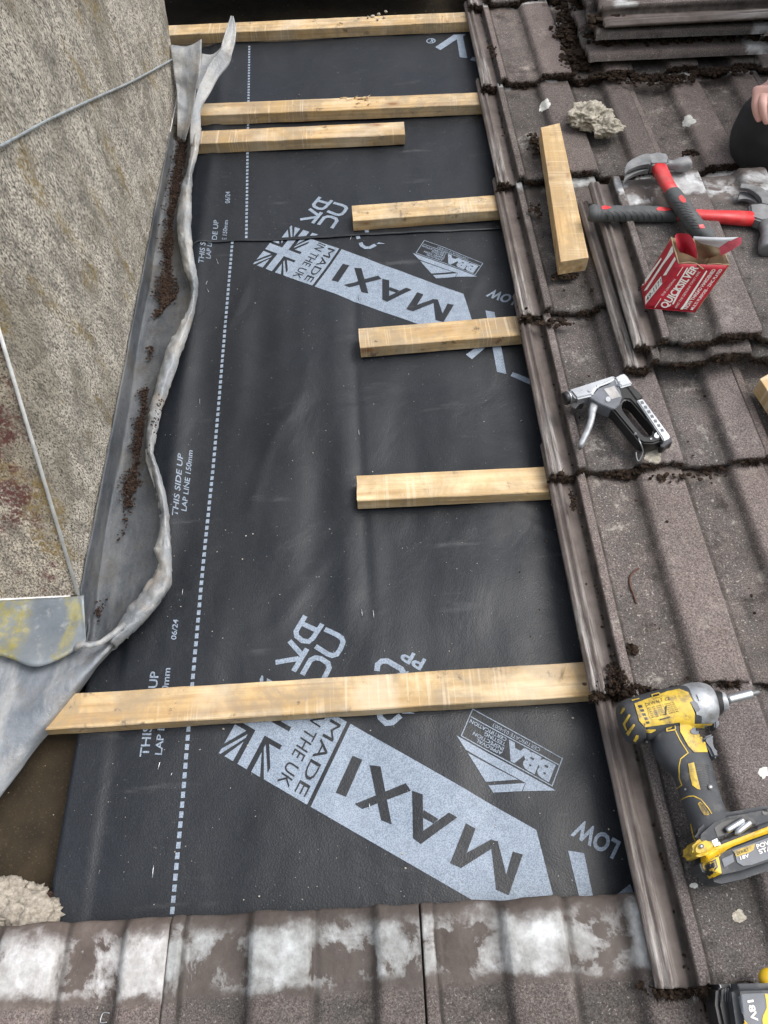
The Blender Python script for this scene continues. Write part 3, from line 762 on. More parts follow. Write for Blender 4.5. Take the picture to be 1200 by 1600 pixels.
# ------------------------------------------------------------------ chimney
U = Vector((0, math.sin(PITCH), math.cos(PITCH)))
A0 = Vector((-.442, .494, .047)); A1 = Vector((-.4405, 1.835, .015)); CW = .62; CH = .95
ch = thing('chimney', 'broad roughcast chimney stack with cream, grey and ochre streaks, filling the upper left', 'chimney', (-.45, .5, 0))
def quad(a, b, c, d, nx=1, ny=1, amp=0., sd=0, nrm=None):
    rows = []
    for j in range(ny+1):
        r = []
        for i in range(nx+1):
            s, t = i/nx, j/ny; p = (a*(1-s)+b*s)*(1-t)+(d*(1-s)+c*s)*t
            if amp and 0 < i < nx and 0 < j < ny: p = p+nrm*amp*fb(p.y*40+sd, p.z*16, p.x*40, 3)
            r.append(p)
        rows.append(r)
    return grid_mesh(rows)[0]
X1 = Vector((1, 0, 0))
obj('side_wall', quad(A0, A1, A1+U*CH, A0+U*CH, 260, 110, .0022, 1, X1), M['render'], ch)
Bf = A0-X1*CW
obj('front_wall', quad(Bf, A0, A0+U*CH, Bf+U*CH, 120, 100, .0022, 5, Vector((0, -1, 0))), M['render_red'], ch)
Bb = A1-X1*CW
obj('back_wall', merge(quad(A1, Bb, Bb+U*CH, A1+U*CH), quad(Bb, Bf, Bf+U*CH, Bb+U*CH)), M['render'], ch, smooth=False)
tp = bmesh.new(); o_ = [A0, A1, Bb, Bf]; ex = [Vector((.04, -.04, 0)), Vector((.04, .04, 0)), Vector((-.04, .04, 0)), Vector((-.04, -.04, 0))]
v1 = [tp.verts.new(p+e+U*CH) for p, e in zip(o_, ex)]; v2 = [tp.verts.new(p+e+U*(CH+.07)) for p, e in zip(o_, ex)]
for i in range(4): tp.faces.new((v1[i], v1[(i+1) % 4], v2[(i+1) % 4], v2[i]))
tp.faces.new(v2); tp.faces.new(v1[::-1]); obj('coping', norm(tp), M['mortar_pale'], ch, smooth=False)
cb = merge(tube([A0+Vector((.0012, -.0030, .001)), A0+Vector((.0012, -.0030, 0))+U*CH], .0026, 6))
obj('corner_bead', cb, M['white'], ch)
obj('bottom_bead', merge(tube([A0+Vector((.001, 0, 0)), A1+Vector((.001, 0, 0))], .0011, 6), tube([Bf+Vector((0, -.001, 0)), A0+Vector((-.012, -.001, -.001))], .0018, 6)), M['white'], ch)
co_ = bmesh.new()
for z0, off in ((-.03, .004), (.047, .004)): pass
base = slab([(Bf.x, Bf.y+.005), (A0.x-.004, A0.y+.005), (A1.x-.004, A1.y-.03), (Bb.x, Bb.y-.03)], -.035, .03, 0)
obj('stack_base', base, M['mortar'], ch, smooth=False)

def on_cheek(u, v, off=.004):
    r = ray(u, v); t = (A0.x+off)/r.x; return Vector((r.x*t, r.y*t, D+r.z*t))
w0, w1, w2 = on_cheek(273.5, 90), on_cheek(150, 153), on_cheek(0, 229)
dr = (w2-w1)
path = [w0+Vector((-.3, .02, 0)), w0+Vector((-.012, .006, 0)), w0, on_cheek(213, 124), w1, on_cheek(75, 188), w2, w2+dr*1.0]
sk = (A0.y-.005-w2.y)/dr.y; wc = w2+dr*sk; wc.x = A0.x+.004; path = path[:-1]+[w2+dr*sk*.5, wc, wc+Vector((-.012, -.003, 0)), wc+Vector((-.3, -.002, -.03)), wc+Vector((-.6, -.002, -.05))]
def strand(path, R=.0022, r=.0013):
    pts = densify(path, 14); bms = []
    L = 0; acc = [0]
    for i in range(1, len(pts)): L += (pts[i]-pts[i-1]).length; acc.append(L)
    for s in range(4):
        q = []
        for i, p in enumerate(pts):
            t = (pts[min(i+1, len(pts)-1)]-pts[max(0, i-1)]).normalized(); a = t.orthogonal().normalized(); b = t.cross(a); th = acc[i]*190+s*math.pi/2
            q.append(p+(a*math.cos(th)+b*math.sin(th))*r)
        bms.append(tube(q, R*.62, 6))
    return merge(*bms)
def resample(path, d):
    out = [Vector(path[0])]
    for a, b in zip(path, path[1:]):
        n = max(1, int((Vector(b)-Vector(a)).length/d))
        for i in range(1, n+1): out.append(Vector(a).lerp(Vector(b), i/n))
    return out
tag(obj('wire_rope', strand(resample(densify(path, 4), .03), .0019, .0011), M['galv'], loc=tuple(w0)), 'thin galvanised wire rope lashed diagonally across the chimney face', 'wire')

# ------------------------------------------------------------------ lead flashing
def edge_at(y):
    t = max(0, min(1, (y-A0.y)/(A1.y-A0.y))); return A0.lerp(A1, t)
LR = [((297, 192), (314, 200)), ((298, 225), (309, 232)), ((294, 262), (300, 270)), ((283, 295), (298, 300)), ((278, 325), (297.5, 330)), ((277.5, 360), (297.5, 365)), ((283, 395), (301, 398)),
      ((288, 420), (306, 425)), ((297, 443), (308.5, 448)), ((297, 475), (304, 480)), ((281, 510), (295, 512)), ((265, 538), (283, 545)), ((253, 570), (273, 575)), ((243, 608), (260, 610)), ((234, 642), (250, 645)), ((231, 675), (243, 680)),
      ((230.5, 700), (238, 702)), ((236, 722), (244, 725)), ((243, 757), (254, 757)), ((252, 800), (262, 800)), ((249, 835), (264, 832)), ((242, 858), (266, 862)), ((248, 882), (267, 890)), ((238, 902), (264, 914)), ((222, 925), (245, 942)), ((203, 948), (222, 970)), ((186, 975), (205, 986)), ((165, 998), (180, 1010))]
fl = thing('lead_flashing', 'crumpled grey lead flashing with a rolled free edge along the foot of the chimney', 'flashing', (-.42, 1.0, 0))
rows = []
Ls = densify([(*a, *b) for a, b in LR], 6)
for i, q in enumerate(Ls):
    (lu, lv, ru, rv) = q
    lu += 2.2*noise.noise(Vector((i*.9, 7, 3))); ru += 1.6*noise.noise(Vector((i*1.3, 2, 9)))+1.5*abs(noise.noise(Vector((i*.45, 5, 9))))
    wob = .004*noise.noise(Vector((i*.13, 1, 3)))
    far = max(0, min(1, (420-rv)/220))
    zl = .034+.010*far+wob; zr = .040+.012*far+wob
    Lp = P(lu, lv, zl); Mp = P((lu+ru)/2, (lv+rv)/2, zr+.009); Rp = P(ru, rv, zr); y = Lp.y
    e = edge_at(y).copy(); e.z *= max(.15, 1-max(0, .50-y)/.05)
    fx = -.4325+.0015*math.sin(y*17)
    fold = Vector((fx, y, .004+.002*noise.noise(Vector((y*9, 0, 0)))))
    g1 = fold.lerp(Lp, .33); g1.z = .003+.003*noise.noise(Vector((y*12, 2, 0))); g2 = fold.lerp(Lp, .72); g2.z = .012+.005*noise.noise(Vector((y*15, 5, 0)))
    row = [Vector((e.x+.0035, y, e.z+.006)), Vector((e.x+.005, y, e.z*.6+.004)), Vector((fx-.003, y, .012)), fold, g1, g2, Lp-Vector((0, 0, .006)), Lp, (Lp+Mp)/2+Vector((0, 0, .003)), Mp, (Mp+Rp)/2+Vector((0, 0, .003)), Rp, Rp+Vector((-.003, 0, -.008)), Rp+Vector((-.010, 0, -.012)), Rp+Vector((-.016, 0, -.016))]
    row = densify(row, 3)
    rows.append([p+Vector((0, 0, .0012*noise.noise(p*55)+.0018*noise.noise(p*22))) for p in row])
ks = 19
def crinkle(p, k): return p+Vector((0, 0, k*(abs(noise.noise(p*62))*.009-.002-.004*abs(noise.noise(p*24+Vector((4, 0, 0)))))))
obj('gutter_sheet', grid_mesh([r_[:ks] for r_ in rows])[0], M['lead_shaded'], fl)
obj('rolled_edge', grid_mesh([[crinkle(p, 1) for p in r_[ks-1:]] for r_ in rows])[0], M['lead'], fl)
# the long curled tongue above
TL_ = [((361, 24), (364, 25)), ((354, 45), (368, 44)), ((348, 64), (366.5, 66)), ((343, 80), (362, 84)), ((328, 97), (357.5, 98)), ((319, 118), (340, 121)), ((309, 140), (326, 146)), ((303, 165), (314, 168)), ((299, 185), (313, 192)), ((297.5, 205), (313, 212)), ((298, 228), (308, 236))]
rows = []
for i, q in enumerate(densify([(*a, *b) for a, b in TL_], 4)):
    t = i/40; z = .105*(1-t)+.045
    a = P(q[0], q[1], z+.006); b = P(q[2], q[3], z-.002); m = (a+b)/2+Vector((0, 0, -.008*(1-t)+.006*t))
    rows.append([p+Vector((0, 0, .002*noise.noise(p*40))) for p in densify([a, m, b, b+Vector((-.004, 0, -.006))], 4)])
obj('curled_edge', grid_mesh(rows)[0], M['lead'], fl)
rows = []
for i, q in enumerate(densify([(*a, *b) for a, b in (((266, 71), (315, 61)), ((269, 95), (314, 92)), ((272, 115), (312, 118)), ((276, 140), (306, 143)), ((277, 165), (302, 168)), ((277, 190), (296, 195)), ((277, 215), (289, 221)))], 4)):
    t = i/24; z = .085*(1-t)+.015
    a = P(q[0], q[1], z+.004*math.sin(i)); b = P(q[2], q[3], z+.012-.01*t); m = (a+b)/2+Vector((0, 0, -.010+.006*math.sin(t*9)))
    rows.append([p+Vector((0, 0, .003*noise.noise(p*36))) for p in densify([a, m, b], 6)])
obj('torn_flap', grid_mesh(rows)[0], M['lead'], fl)
# bit of sheet between the flap and the tongue
rows = []
for i, q in enumerate(densify([(*a, *b) for a, b in (((314, 84), (350, 70)), ((313, 100), (335, 96)), ((309, 120), (324, 118)), ((305, 135), (314, 138)))], 4)):
    t = i/12; a = P(q[0], q[1], .05); b = P(q[2], q[3], .085-.03*t); rows.append(densify([a, (a+b)/2+Vector((0, 0, -.012)), b], 4))
obj('torn_flap', grid_mesh(rows)[0], M['lead'], fl)
# apron in front
inner = [(-420, 1000), (-100, 1012), (0, 1012), (60, 1022), (100, 1010), (127, 1003), (150, 1002), (172, 996), (190, 968)]
outer = [(-420, 1700), (-100, 1365), (0, 1243), (50, 1176), (82, 1138), (103, 1108), (130, 1071), (155, 1037), (205, 984)]
rows = []
for i, q in enumerate(densify([(*a, *b) for a, b in zip(inner, outer)], 6)):
    r = []
    for k, (t, z) in enumerate(((0, .030), (.12, .034), (.3, .036), (.5, .036), (.66, .037), (.76, .036), (.84, .030), (.93, .020), (1., .010), (.995, .004))):
        n_ = min(1, i/40); u = q[0]*(1-t)+q[2]*t; v = q[1]*(1-t)+q[3]*t
        p = P(u, v, z-.012*(i/48)*(t < .5)+.004*noise.noise(Vector((i*.12, k*.5, 1)))); r.append(p)
    rows.append(densify(r, 4))
rows = [[p+Vector((0, 0, .0015*noise.noise(p*45))) for p in r] for r in rows]
obj('front_apron', grid_mesh(rows)[0], M['lead_mid'], fl)
rows = []
tp_ = [(-420, 950), (-100, 942), (0, 940), (60, 937), (100, 935), (122, 933), (131, 931)]
bt_ = [(-420, 1030), (-100, 1018), (0, 1024), (52, 1041), (92, 1030), (126, 1009), (134, 1003)]
for i, q in enumerate(densify([(*a, *b) for a, b in zip(tp_, bt_)], 8)):
    r = []
    for t, z in ((-.02, .052), (.25, .047), (.5, .044), (.75, .046), (.94, .050), (1, .047)):
        r.append(P(q[0]*(1-t)+q[2]*t, q[1]*(1-t)+q[3]*t, z+.002*noise.noise(Vector((i*.2, t*3, 0)))))
    rows.append(densify(r, 4))
obj('front_upstand', grid_mesh(rows)[0], M['lichen'], fl)
rows = []
for i, q in enumerate(densify([(2, 1000, 2, 1024), (20, 1002, 28, 1030), (50, 1020, 56, 1041)], 4)): pass
# welt where the two sheets meet at the corner
obj('corner_welt', merge(tube([P(u, v, z) for u, v, z in ((118, 1014, .052), (124, 1008, .056), (131, 1006, .056), (140, 1009, .052), (158, 1004, .050), (178, 990, .052), (195, 975, .050))], [.0025, .004, .0035, .003, .003, .0035, .003], 8)), M['lead'], fl)
for o in fl.children:
    md = o.modifiers.new('thickness', 'SOLIDIFY'); md.thickness = .0022; md.offset = 0

# ------------------------------------------------------------------ moss, debris
def clumps(items, sub=1, amp=.5):
    """items: (position, radius) -> one mesh of rough crumbs with little fronds"""
    bm = bmesh.new()
    base = bmesh.new(); bmesh.ops.create_icosphere(base, subdivisions=sub, radius=1); bv = [v.co.copy() for v in base.verts]; bf = [[v.index for v in f.verts] for f in base.faces]; base.free()
    for i, (c, r) in enumerate(items):
        s = i*1.37; fx = random.uniform(.7, 1.4); fz = random.uniform(.5, .9); vs = []
        for co in bv:
            k = 1+amp*noise.noise(co*1.9+Vector((s, 0, 0)))+amp*.6*random.uniform(-1, 1)
            vs.append(bm.verts.new((c[0]+co.x*r*k*fx, c[1]+co.y*r*k, c[2]+co.z*r*k*fz)))
        for f in bf: bm.faces.new([vs[j] for j in f])
    return bm
def fronds(items, ln=.006, nper=4, droop=Vector((0, -.5, .3))):
    bm = bmesh.new()
    for (c, r) in items:
        for k in range(nper):
            d = (Vector((random.gauss(0, 1), random.gauss(0, 1), random.gauss(0, 1)))+droop*1.5).normalized()
            L = ln*random.uniform(.4, 1.2); s = d.orthogonal().normalized()*L*.10; b = Vector(c)+d*r*.6
            q = d.cross(s)
            bm.faces.new([bm.verts.new(p) for p in (b-s, b+s, b+d*L+q*random.uniform(-2, 2))])
    return bm
its = []; fr = []
for o, x0, x1 in tails:
    mtx = o.matrix_basis; x = x0; sd = random.uniform(0, 50)
    loose = 'red box' in o['label'] or 'underneath' in o['label']
    while x < x1:
        dens = fb(x*22+sd, sd, 0, 3)+.25
        if dens > 0 or random.random() < .15:
            r = random.uniform(.0009, .0034)*(1+.8*max(0, dens))
            zt = prof(x)
            for k in range(3 if dens > .3 else 2):
                p = mtx @ Vector((x+random.uniform(-.003, .003), random.uniform(-.0065, .001)-(.004*dens if dens > .5 else 0), zt-.0045-k*.0042-random.uniform(0, .004)))
                its.append((p, r)); fr.append((p, r))
        x += random.uniform(.0016, .0040)
for o, x0, x1 in tails:
    if x0 < -.03:     # crumbs down the channel beside the first ridge
        for k in range(46):
            y = random.uniform(.0, .34); s = random.gauss(-.0035, .0022)
            if fb(y*30, o.location.y*7, 0, 2) < -.05: continue
            its.append((o.matrix_basis @ Vector((s, y, prof(-.004)+.001)), random.uniform(.0007, .0022)))
tag(obj('moss', merge(clumps(its), fronds(fr, .0075, 8)), M['moss'], loc=(.5, 1, .05), smooth=False), kind='stuff')
# heaps of moss and dirt scraped off the tiles, plus dark fill for the stack gaps
h = []
def heap(u, v, z, sx, sy, n, r0, r1, rise=.01):
    c = P(u, v, z)
    for i in range(n):
        a, b = random.gauss(0, 1), random.gauss(0, 1)
        h.append((c+Vector((a*sx, b*sy, rise*math.exp(-(a*a+b*b)/2)*random.random())), random.uniform(r0, r1)))
for a in ((898, 20, .075, .018, .035, 300, .0015, .008, .03), (888, 60, .07, .014, .04, 240, .0015, .007, .02), (905, 95, .07, .02, .02, 220, .0015, .008, .02), (960, 118, .07, .03, .007, 110, .0015, .006, .012), (1035, 125, .07, .04, .007, 130, .0015, .006, .012),
          (1120, 112, .07, .04, .007, 130, .0015, .006, .010), (836, 225, .065, .008, .014, 40, .002, .006, .01), (880, 432, .068, .012, .004, 60, .0015, .005, .008), (1077, 240, .078, .010, .004, 50, .002, .005, .008), (968, 1065, .058, .009, .012, 200, .0008, .003, .018),
          (980, 1075, .056, .016, .005, 160, .0008, .003, .010), (896, 785, .055, .003, .010, 90, .0006, .0022, .006), (988, 1014, .062, .003, .004, 20, .002, .004, .006), (835, 330, .062, .008, .01, 30, .0015, .004, .006),
          (865, 505, .060, .02, .004, 40, .002, .005, .006), (1060, 745, .062, .03, .003, 40, .0015, .004, .004), (1130, 1560, .05, .02, .01, 60, .0015, .004, .004), (1048, 1548, .05, .02, .006, 70, .0015, .004, .008), (768, 80, .068, .004, .012, 25, .002, .004, .01)): heap(*a)
for zz in (.108, .150):  # dark clumps added between the stacked tiles to deepen the shade in the gaps
    for i in range(330): h.append((Vector((random.uniform(.50, .95), random.uniform(1.752, 1.80), zz+random.uniform(-.002, .014))), random.uniform(.004, .008)))
for i in range(60):
    u, v = random.uniform(800, 1190), random.uniform(130, 1080); h.append((P(u, v, .064), random.uniform(.001, .0028)))
for (u, v) in ((940, 437), (945, 443), (938, 450), (925, 453), (948, 462), (960, 462), (915, 440), (905, 120), (908, 133), (1076, 238)): h.append((P(u, v, .068), random.uniform(.003, .0045)))
tag(obj('moss_and_gap_shade', merge(clumps(h, 1, .5), fronds(h[:900:2], .006, 3)), M['moss'], loc=(.6, 1.6, .07), smooth=False), kind='stuff')
h = []; mats_ = []
def trail(pts, z, w_, n, r0, r1):
    pts = densify([P(u, v, z) for u, v in pts], 8)
    if n > 100:
        rows = []
        for q in pts:
            for s_ in (0,):
                dn = fb(q.y*26, z*90, 0, 3); hw = max(.0006, w_*(1.15+1.6*dn)); cx = q.x+.004*fb(q.y*15, 4, 0, 2)
                rows.append([Vector((cx+hw*k, q.y, q.z-.004+(.0050*(1-k*k)*min(1, hw/w_))+.0022*fb(q.y*130, k*9, 1, 3))) for k in (-1, -.75, -.5, -.25, 0, .25, .5, .75, 1)])
        mats_.append(grid_mesh([a.copy() if False else a for a in rows])[0])
    for i in range(n):
        t = random.random()*(len(pts)-1); k = int(t); p = pts[k].lerp(pts[min(k+1, len(pts)-1)], t-k)
        dn = fb(p.y*26, z*90, 0, 3)
        if dn < -.12 and random.random() < .75: continue
        p = p+Vector((.004*fb(p.y*15, 4, 0, 2), 0, 0)); wq = w_*(1+.9*dn)
        h.append((p+Vector((random.gauss(0, wq), random.gauss(0, .006), random.random()*r1*1.2)), random.uniform(r0, r1)))
trail([(296, 170), (290, 200), (281, 250), (274, 300), (268, 350), (264, 400), (262, 440), (262, 470)], .010, .0085, 3400, .0005, .0024)
trail([(262, 465), (254, 482), (243, 492)], .009, .007, 420, .0007, .003)
trail([(238, 545), (235, 556)], .010, .003, 30, .001, .003)
trail([(226, 610), (223, 655), (218, 695), (208, 740), (200, 790)], .010, .0058, 1500, .0005, .0022)
trail([(200, 800), (194, 830), (187, 840)], .008, .003, 60, .0008, .0026)
trail([(252, 625), (243, 665), (236, 700)], .052, .0035, 70, .0005, .0016)
trail([(158, 948), (152, 962)], .008, .003, 40, .0008, .002)
tag(obj('gutter_debris', merge(clumps(h, 1, .5), *mats_), M['dirt'], loc=(-.42, 1.1, .01), smooth=False), kind='stuff')
h = []
for i in range(120):
    u, v = random.uniform(90, 980), random.uniform(80, 1420); p = P(u, v, 0)
    if -.42 < p.x < .32: h.append((Vector((p.x, p.y, (HU if p.y > LAP else H)(p.x, p.y)+.001)), random.choice((.0005, .0006, .0008, .0012))))
for u, v in ((592, 22), (600, 27), (575, 27), (582, 25), (590, 30), (603, 18)): h.append((P(u, v, .03), .004))
for i in range(26): h.append((P(random.gauss(1068, 22), random.gauss(1365, 25), .063), random.uniform(.0008, .0022)))
tag(obj('grit', clumps(h, 1, .4), M['mortar'], loc=(0, .8, 0), smooth=False), kind='stuff')

# ------------------------------------------------------------------ mortar
mo = tag(obj('mortar_lump', merge(blob(P(922, 182, .088), .032, 5, .30, 2.4, 3, (1.15, .85, .6), ang=.9), blob(P(947, 199, .084), .021, 5, .35, 2.4, 8, (1.1, .8, .7), ang=1.), blob(P(909, 172, .086), .016, 4, .35, 2.5, 1, (1, .8, .7), ang=.9)), M['mortar'], loc=tuple(P(930, 187, .07))), 'rough pale lump of old mortar on the tiles above the hammers', 'mortar lump')
mb = []
random.seed(21)
for i in range(26):
    u, v = random.uniform(-70, 52), random.uniform(1395, 1440)
    mb.append(blob(P(u, v, .004), random.uniform(.011, .019), 4, .6, 2.2, i, (1.3, .9, .42), ang=.9))
for u, v, r in ((60, 1392, .008), (56, 1425, .012), (66, 1437, .007), (48, 1390, .008), (30, 1388, .010)): mb.append(blob(P(u, v, .002), r, 3, .7, 2.6, u, (1, 1, .4)))
tag(obj('mortar_bedding', merge(*mb), M['mortar_pale'], loc=tuple(P(20, 1415, 0))), 'crumbling cream mortar bed in the lower left corner above the bottom tiles', 'mortar bed')
mb = [blob(P(random.uniform(60, 82), random.uniform(1398, 1440), 0), random.uniform(.003, .008), 2, .6, 2, i, (1, 1, .6)) for i in range(30)]
tag(obj('rubble', merge(*mb), M['dirt'], loc=tuple(P(70, 1420, 0))), kind='stuff')
tile_bvh = bvh_of(*[o for o in COL.objects if o.name.startswith('concrete_tile')])
def on_tiles(u, v, off=0.):
    hit, nn, _, _ = tile_bvh.ray_cast(CAMP, ray(u, v).normalized()); return (hit if hit else P(u, v, .07))+Vector((0, 0, off))
def smear(u, v, ru, rv, rot, label, mat='smear', th=.0008, sd=0):
    c = on_tiles(u, v); L = []; n = 90
    for k in range(n):
        a = 2*math.pi*k/n; q = 1+.42*fb(math.cos(a)*1.6+sd, math.sin(a)*1.6, sd, 6)
        x, y = math.cos(a)*ru*q, math.sin(a)*rv*q; L.append((u+x*math.cos(rot)-y*math.sin(rot), v+x*math.sin(rot)+y*math.cos(rot)))
    bm = decal(polys([L]), tile_bvh, th, 4)
    for vv in bm.verts: vv.co.z += .0006*fb(vv.co.x*200, vv.co.y*200, 0, 3)
    return tag(obj('smear', bm, M[mat], loc=tuple(c)), label, 'smear', 'pale smears on the tiles')
smear(851, 165, 11, 6, -.9, 'small pale elongated smear on the tile left of the mortar lump', sd=1)
smear(899, 196, 10, 5.5, .15, 'round pale smear just left of the mortar lump', sd=2)
smear(1076, 190, 11, 8, -.5, 'ragged white smear between the mortar lump and the kneeling person', sd=3)
smear(1021, 714, 15, 10, .1, 'pale ring-shaped smear under the wire loop of the staple gun', 'mortar', sd=4)
smear(1154, 1431, 11, 9, .2, 'faint round grey smear on the tile below the cordless driver', 'mortar', sd=5)
smear(1193, 1207, 8, 8, 0, 'small white smear right of the driver grip at the picture edge', sd=6)
smear(1084, 1384, 7, 4, 0, 'tiny white smear below the driver battery', sd=7)
fk = blob(on_tiles(873, 42, .006), .010, 3, .5, 2, 5, (.7, 1.2, .5)); tag(obj('mortar_flake', fk, M['smear'], loc=tuple(on_tiles(873, 42))), 'white chip of mortar on the highest full tile left of the stack', 'mortar flake')

# ------------------------------------------------------------------ small metal things
def cyl_path(path, r, mat, name, label, cat, group=None, seg=6):
    return tag(obj(name, tube(densify(path, 5), r, seg), M[mat], loc=tuple(path[0])), label, cat, group)
cyl_path([on_tiles(u, v, .002) for u, v in ((998, 889), (990, 894), (984, 903), (984, 915), (989, 929), (994, 944))], .0014, 'rust', 'bent_nail', 'rusty bent nail lying on the tile between the staple gun and the driver', 'nail')
def staple(u0, v0, u1, v1, label='small bright staple driven into the black membrane', r=.0006):
    a, b = P(u0, v0), P(u1, v1); f = lambda p: Vector((p.x, p.y, (HU if p.y > LAP else H)(p.x, p.y)+.0014)); a, b = f(a), f(b)
    tag(obj('staple', tube([a-Vector((0, 0, .003)), a, (a+b)/2+Vector((0, 0, .0006)), b, b-Vector((0, 0, .003))], r, 5), M['chrome'], loc=tuple(a)), label, 'staple', 'staples in the membrane')
for a in ((560, 670, 561, 678), (565, 953, 566, 963), (583, 954, 584, 965), (286, 921, 285, 930), (250, 1192, 247, 1202), (269, 1208, 267, 1212), (577, 1255, 577, 1263), (311, 620, 311, 628), (817, 656, 813, 657), (560, 460, 561, 468), (338, 405, 341, 412), (324, 440, 322, 446), (323, 452, 326, 456), (549, 370, 547, 375)): staple(*a)
staple(240, 1352, 238, 1371, 'bent staple standing up near the lower left part of the membrane')
p0 = on_tiles(170, 1592, .002); cyl_path([on_tiles(172, 1583, .002), on_tiles(162, 1583, .002), on_tiles(158, 1597, .002), on_tiles(168, 1597, .002)], .0006, 'chrome', 'staple', 'loose staple on the bleached tile in the lower left', 'staple', 'staples in the membrane')
# nail holes in the bleached heads
for u, v, lb in ((53, 1516, 'left'), (443, 1497, 'centre'), (837, 1478, 'right')):
    pass

# ------------------------------------------------------------------ timber offcuts on the tiles
def offcut(label, corners_top, zt, th, zb=None, end=None):
    q = [P(*c, z) for c, z in zip(corners_top, zt)]; n_ = (q[1]-q[0]).cross(q[3]-q[0]).normalized()
    if n_.z < 0: n_ = -n_
    ax = (q[3]-q[0]).normalized(); L = (q[3]-q[0]).length
    bm = bmesh.new(); rows = []
    N_ = 16
    for i in range(N_+1):
        t = i/N_; a = q[0].lerp(q[3], t); b = q[1].lerp(q[2], t); r = []
        for k, p in enumerate((a, a.lerp(b, .5), b, b-n_*th*.5, b-n_*th, a.lerp(b, .5)-n_*th, a-n_*th, a-n_*th*.5)):
            r.append(p+Vector((.0006*noise.noise(Vector((i*.9, k*2, 1))), 0, .0006*noise.noise(Vector((i*.8, k*3, 5))))))
        rows.append(r)
    bm, vs = grid_mesh(rows, True); cap(bm, vs[0][::-1]); cap(bm, vs[-1]); norm(bm)
    bmesh.ops.bevel(bm, geom=[e for e in bm.edges if len(e.link_faces) == 2 and e.calc_face_angle(0) > 1], offset=.0007, segments=1, affect='EDGES')
    # local frame with x along the grain
    mid = (q[0]+q[2])/2; s = n_.cross(ax); Rm = Matrix((ax, s, n_)).transposed().to_4x4(); mw = Matrix.Translation(mid) @ Rm
    bm.transform(mw.inverted()); me = bpy.data.meshes.new('timber_offcut'); bm.to_mesh(me); bm.free(); me.materials.append(M['wood_clean'])
    o = bpy.data.objects.new('timber_offcut', me); COL.objects.link(o); o.matrix_basis = mw; return tag(o, label, 'offcut', 'sawn timber offcuts on the tiles')
offcut('square sawn offcut standing lengthwise on the tiles left of the hammers', [(845, 199), (874.5, 192), (920, 402), (876, 409)], [.105]*4, .030)
offcut('sawn offcut at the right picture edge beside the staple gun, mostly out of view', [(1187, 592), (1216, 575), (1306, 690), (1274, 722)], [.105]*4, .030)
random.seed(5)
for (u, v, z, dx, dy, lb) in ((885, 1040, .028, -6, 22, 'thin pale wood splinter on the right end of the lowest batten'), (536, 158, .028, 16, -4, 'thin pale wood splinter on the second long batten from the top')):
    a = P(u, v, z); b = P(u+dx, v+dy, z+.004); tag(obj('wood_splinter', tube([a+Vector((0, 0, .008)), (a+b)/2, b], [.0003, .0012, .0004], 5), M['wood_clean'], loc=tuple(a)), lb, 'splinter')
sp = []
for i in range(9):
    a = P(random.uniform(525, 575), random.uniform(153, 166), .028); sp.append(tube([a, a+Vector((random.uniform(.005, .02), random.uniform(-.004, .006), random.uniform(.001, .006)))], [.0018, .0003], 4))
tag(obj('wood_splinter', merge(*sp), M['wood_clean'], loc=tuple(P(550, 160, .028))), 'tuft of torn wood fibres standing on the second long batten', 'splinter')

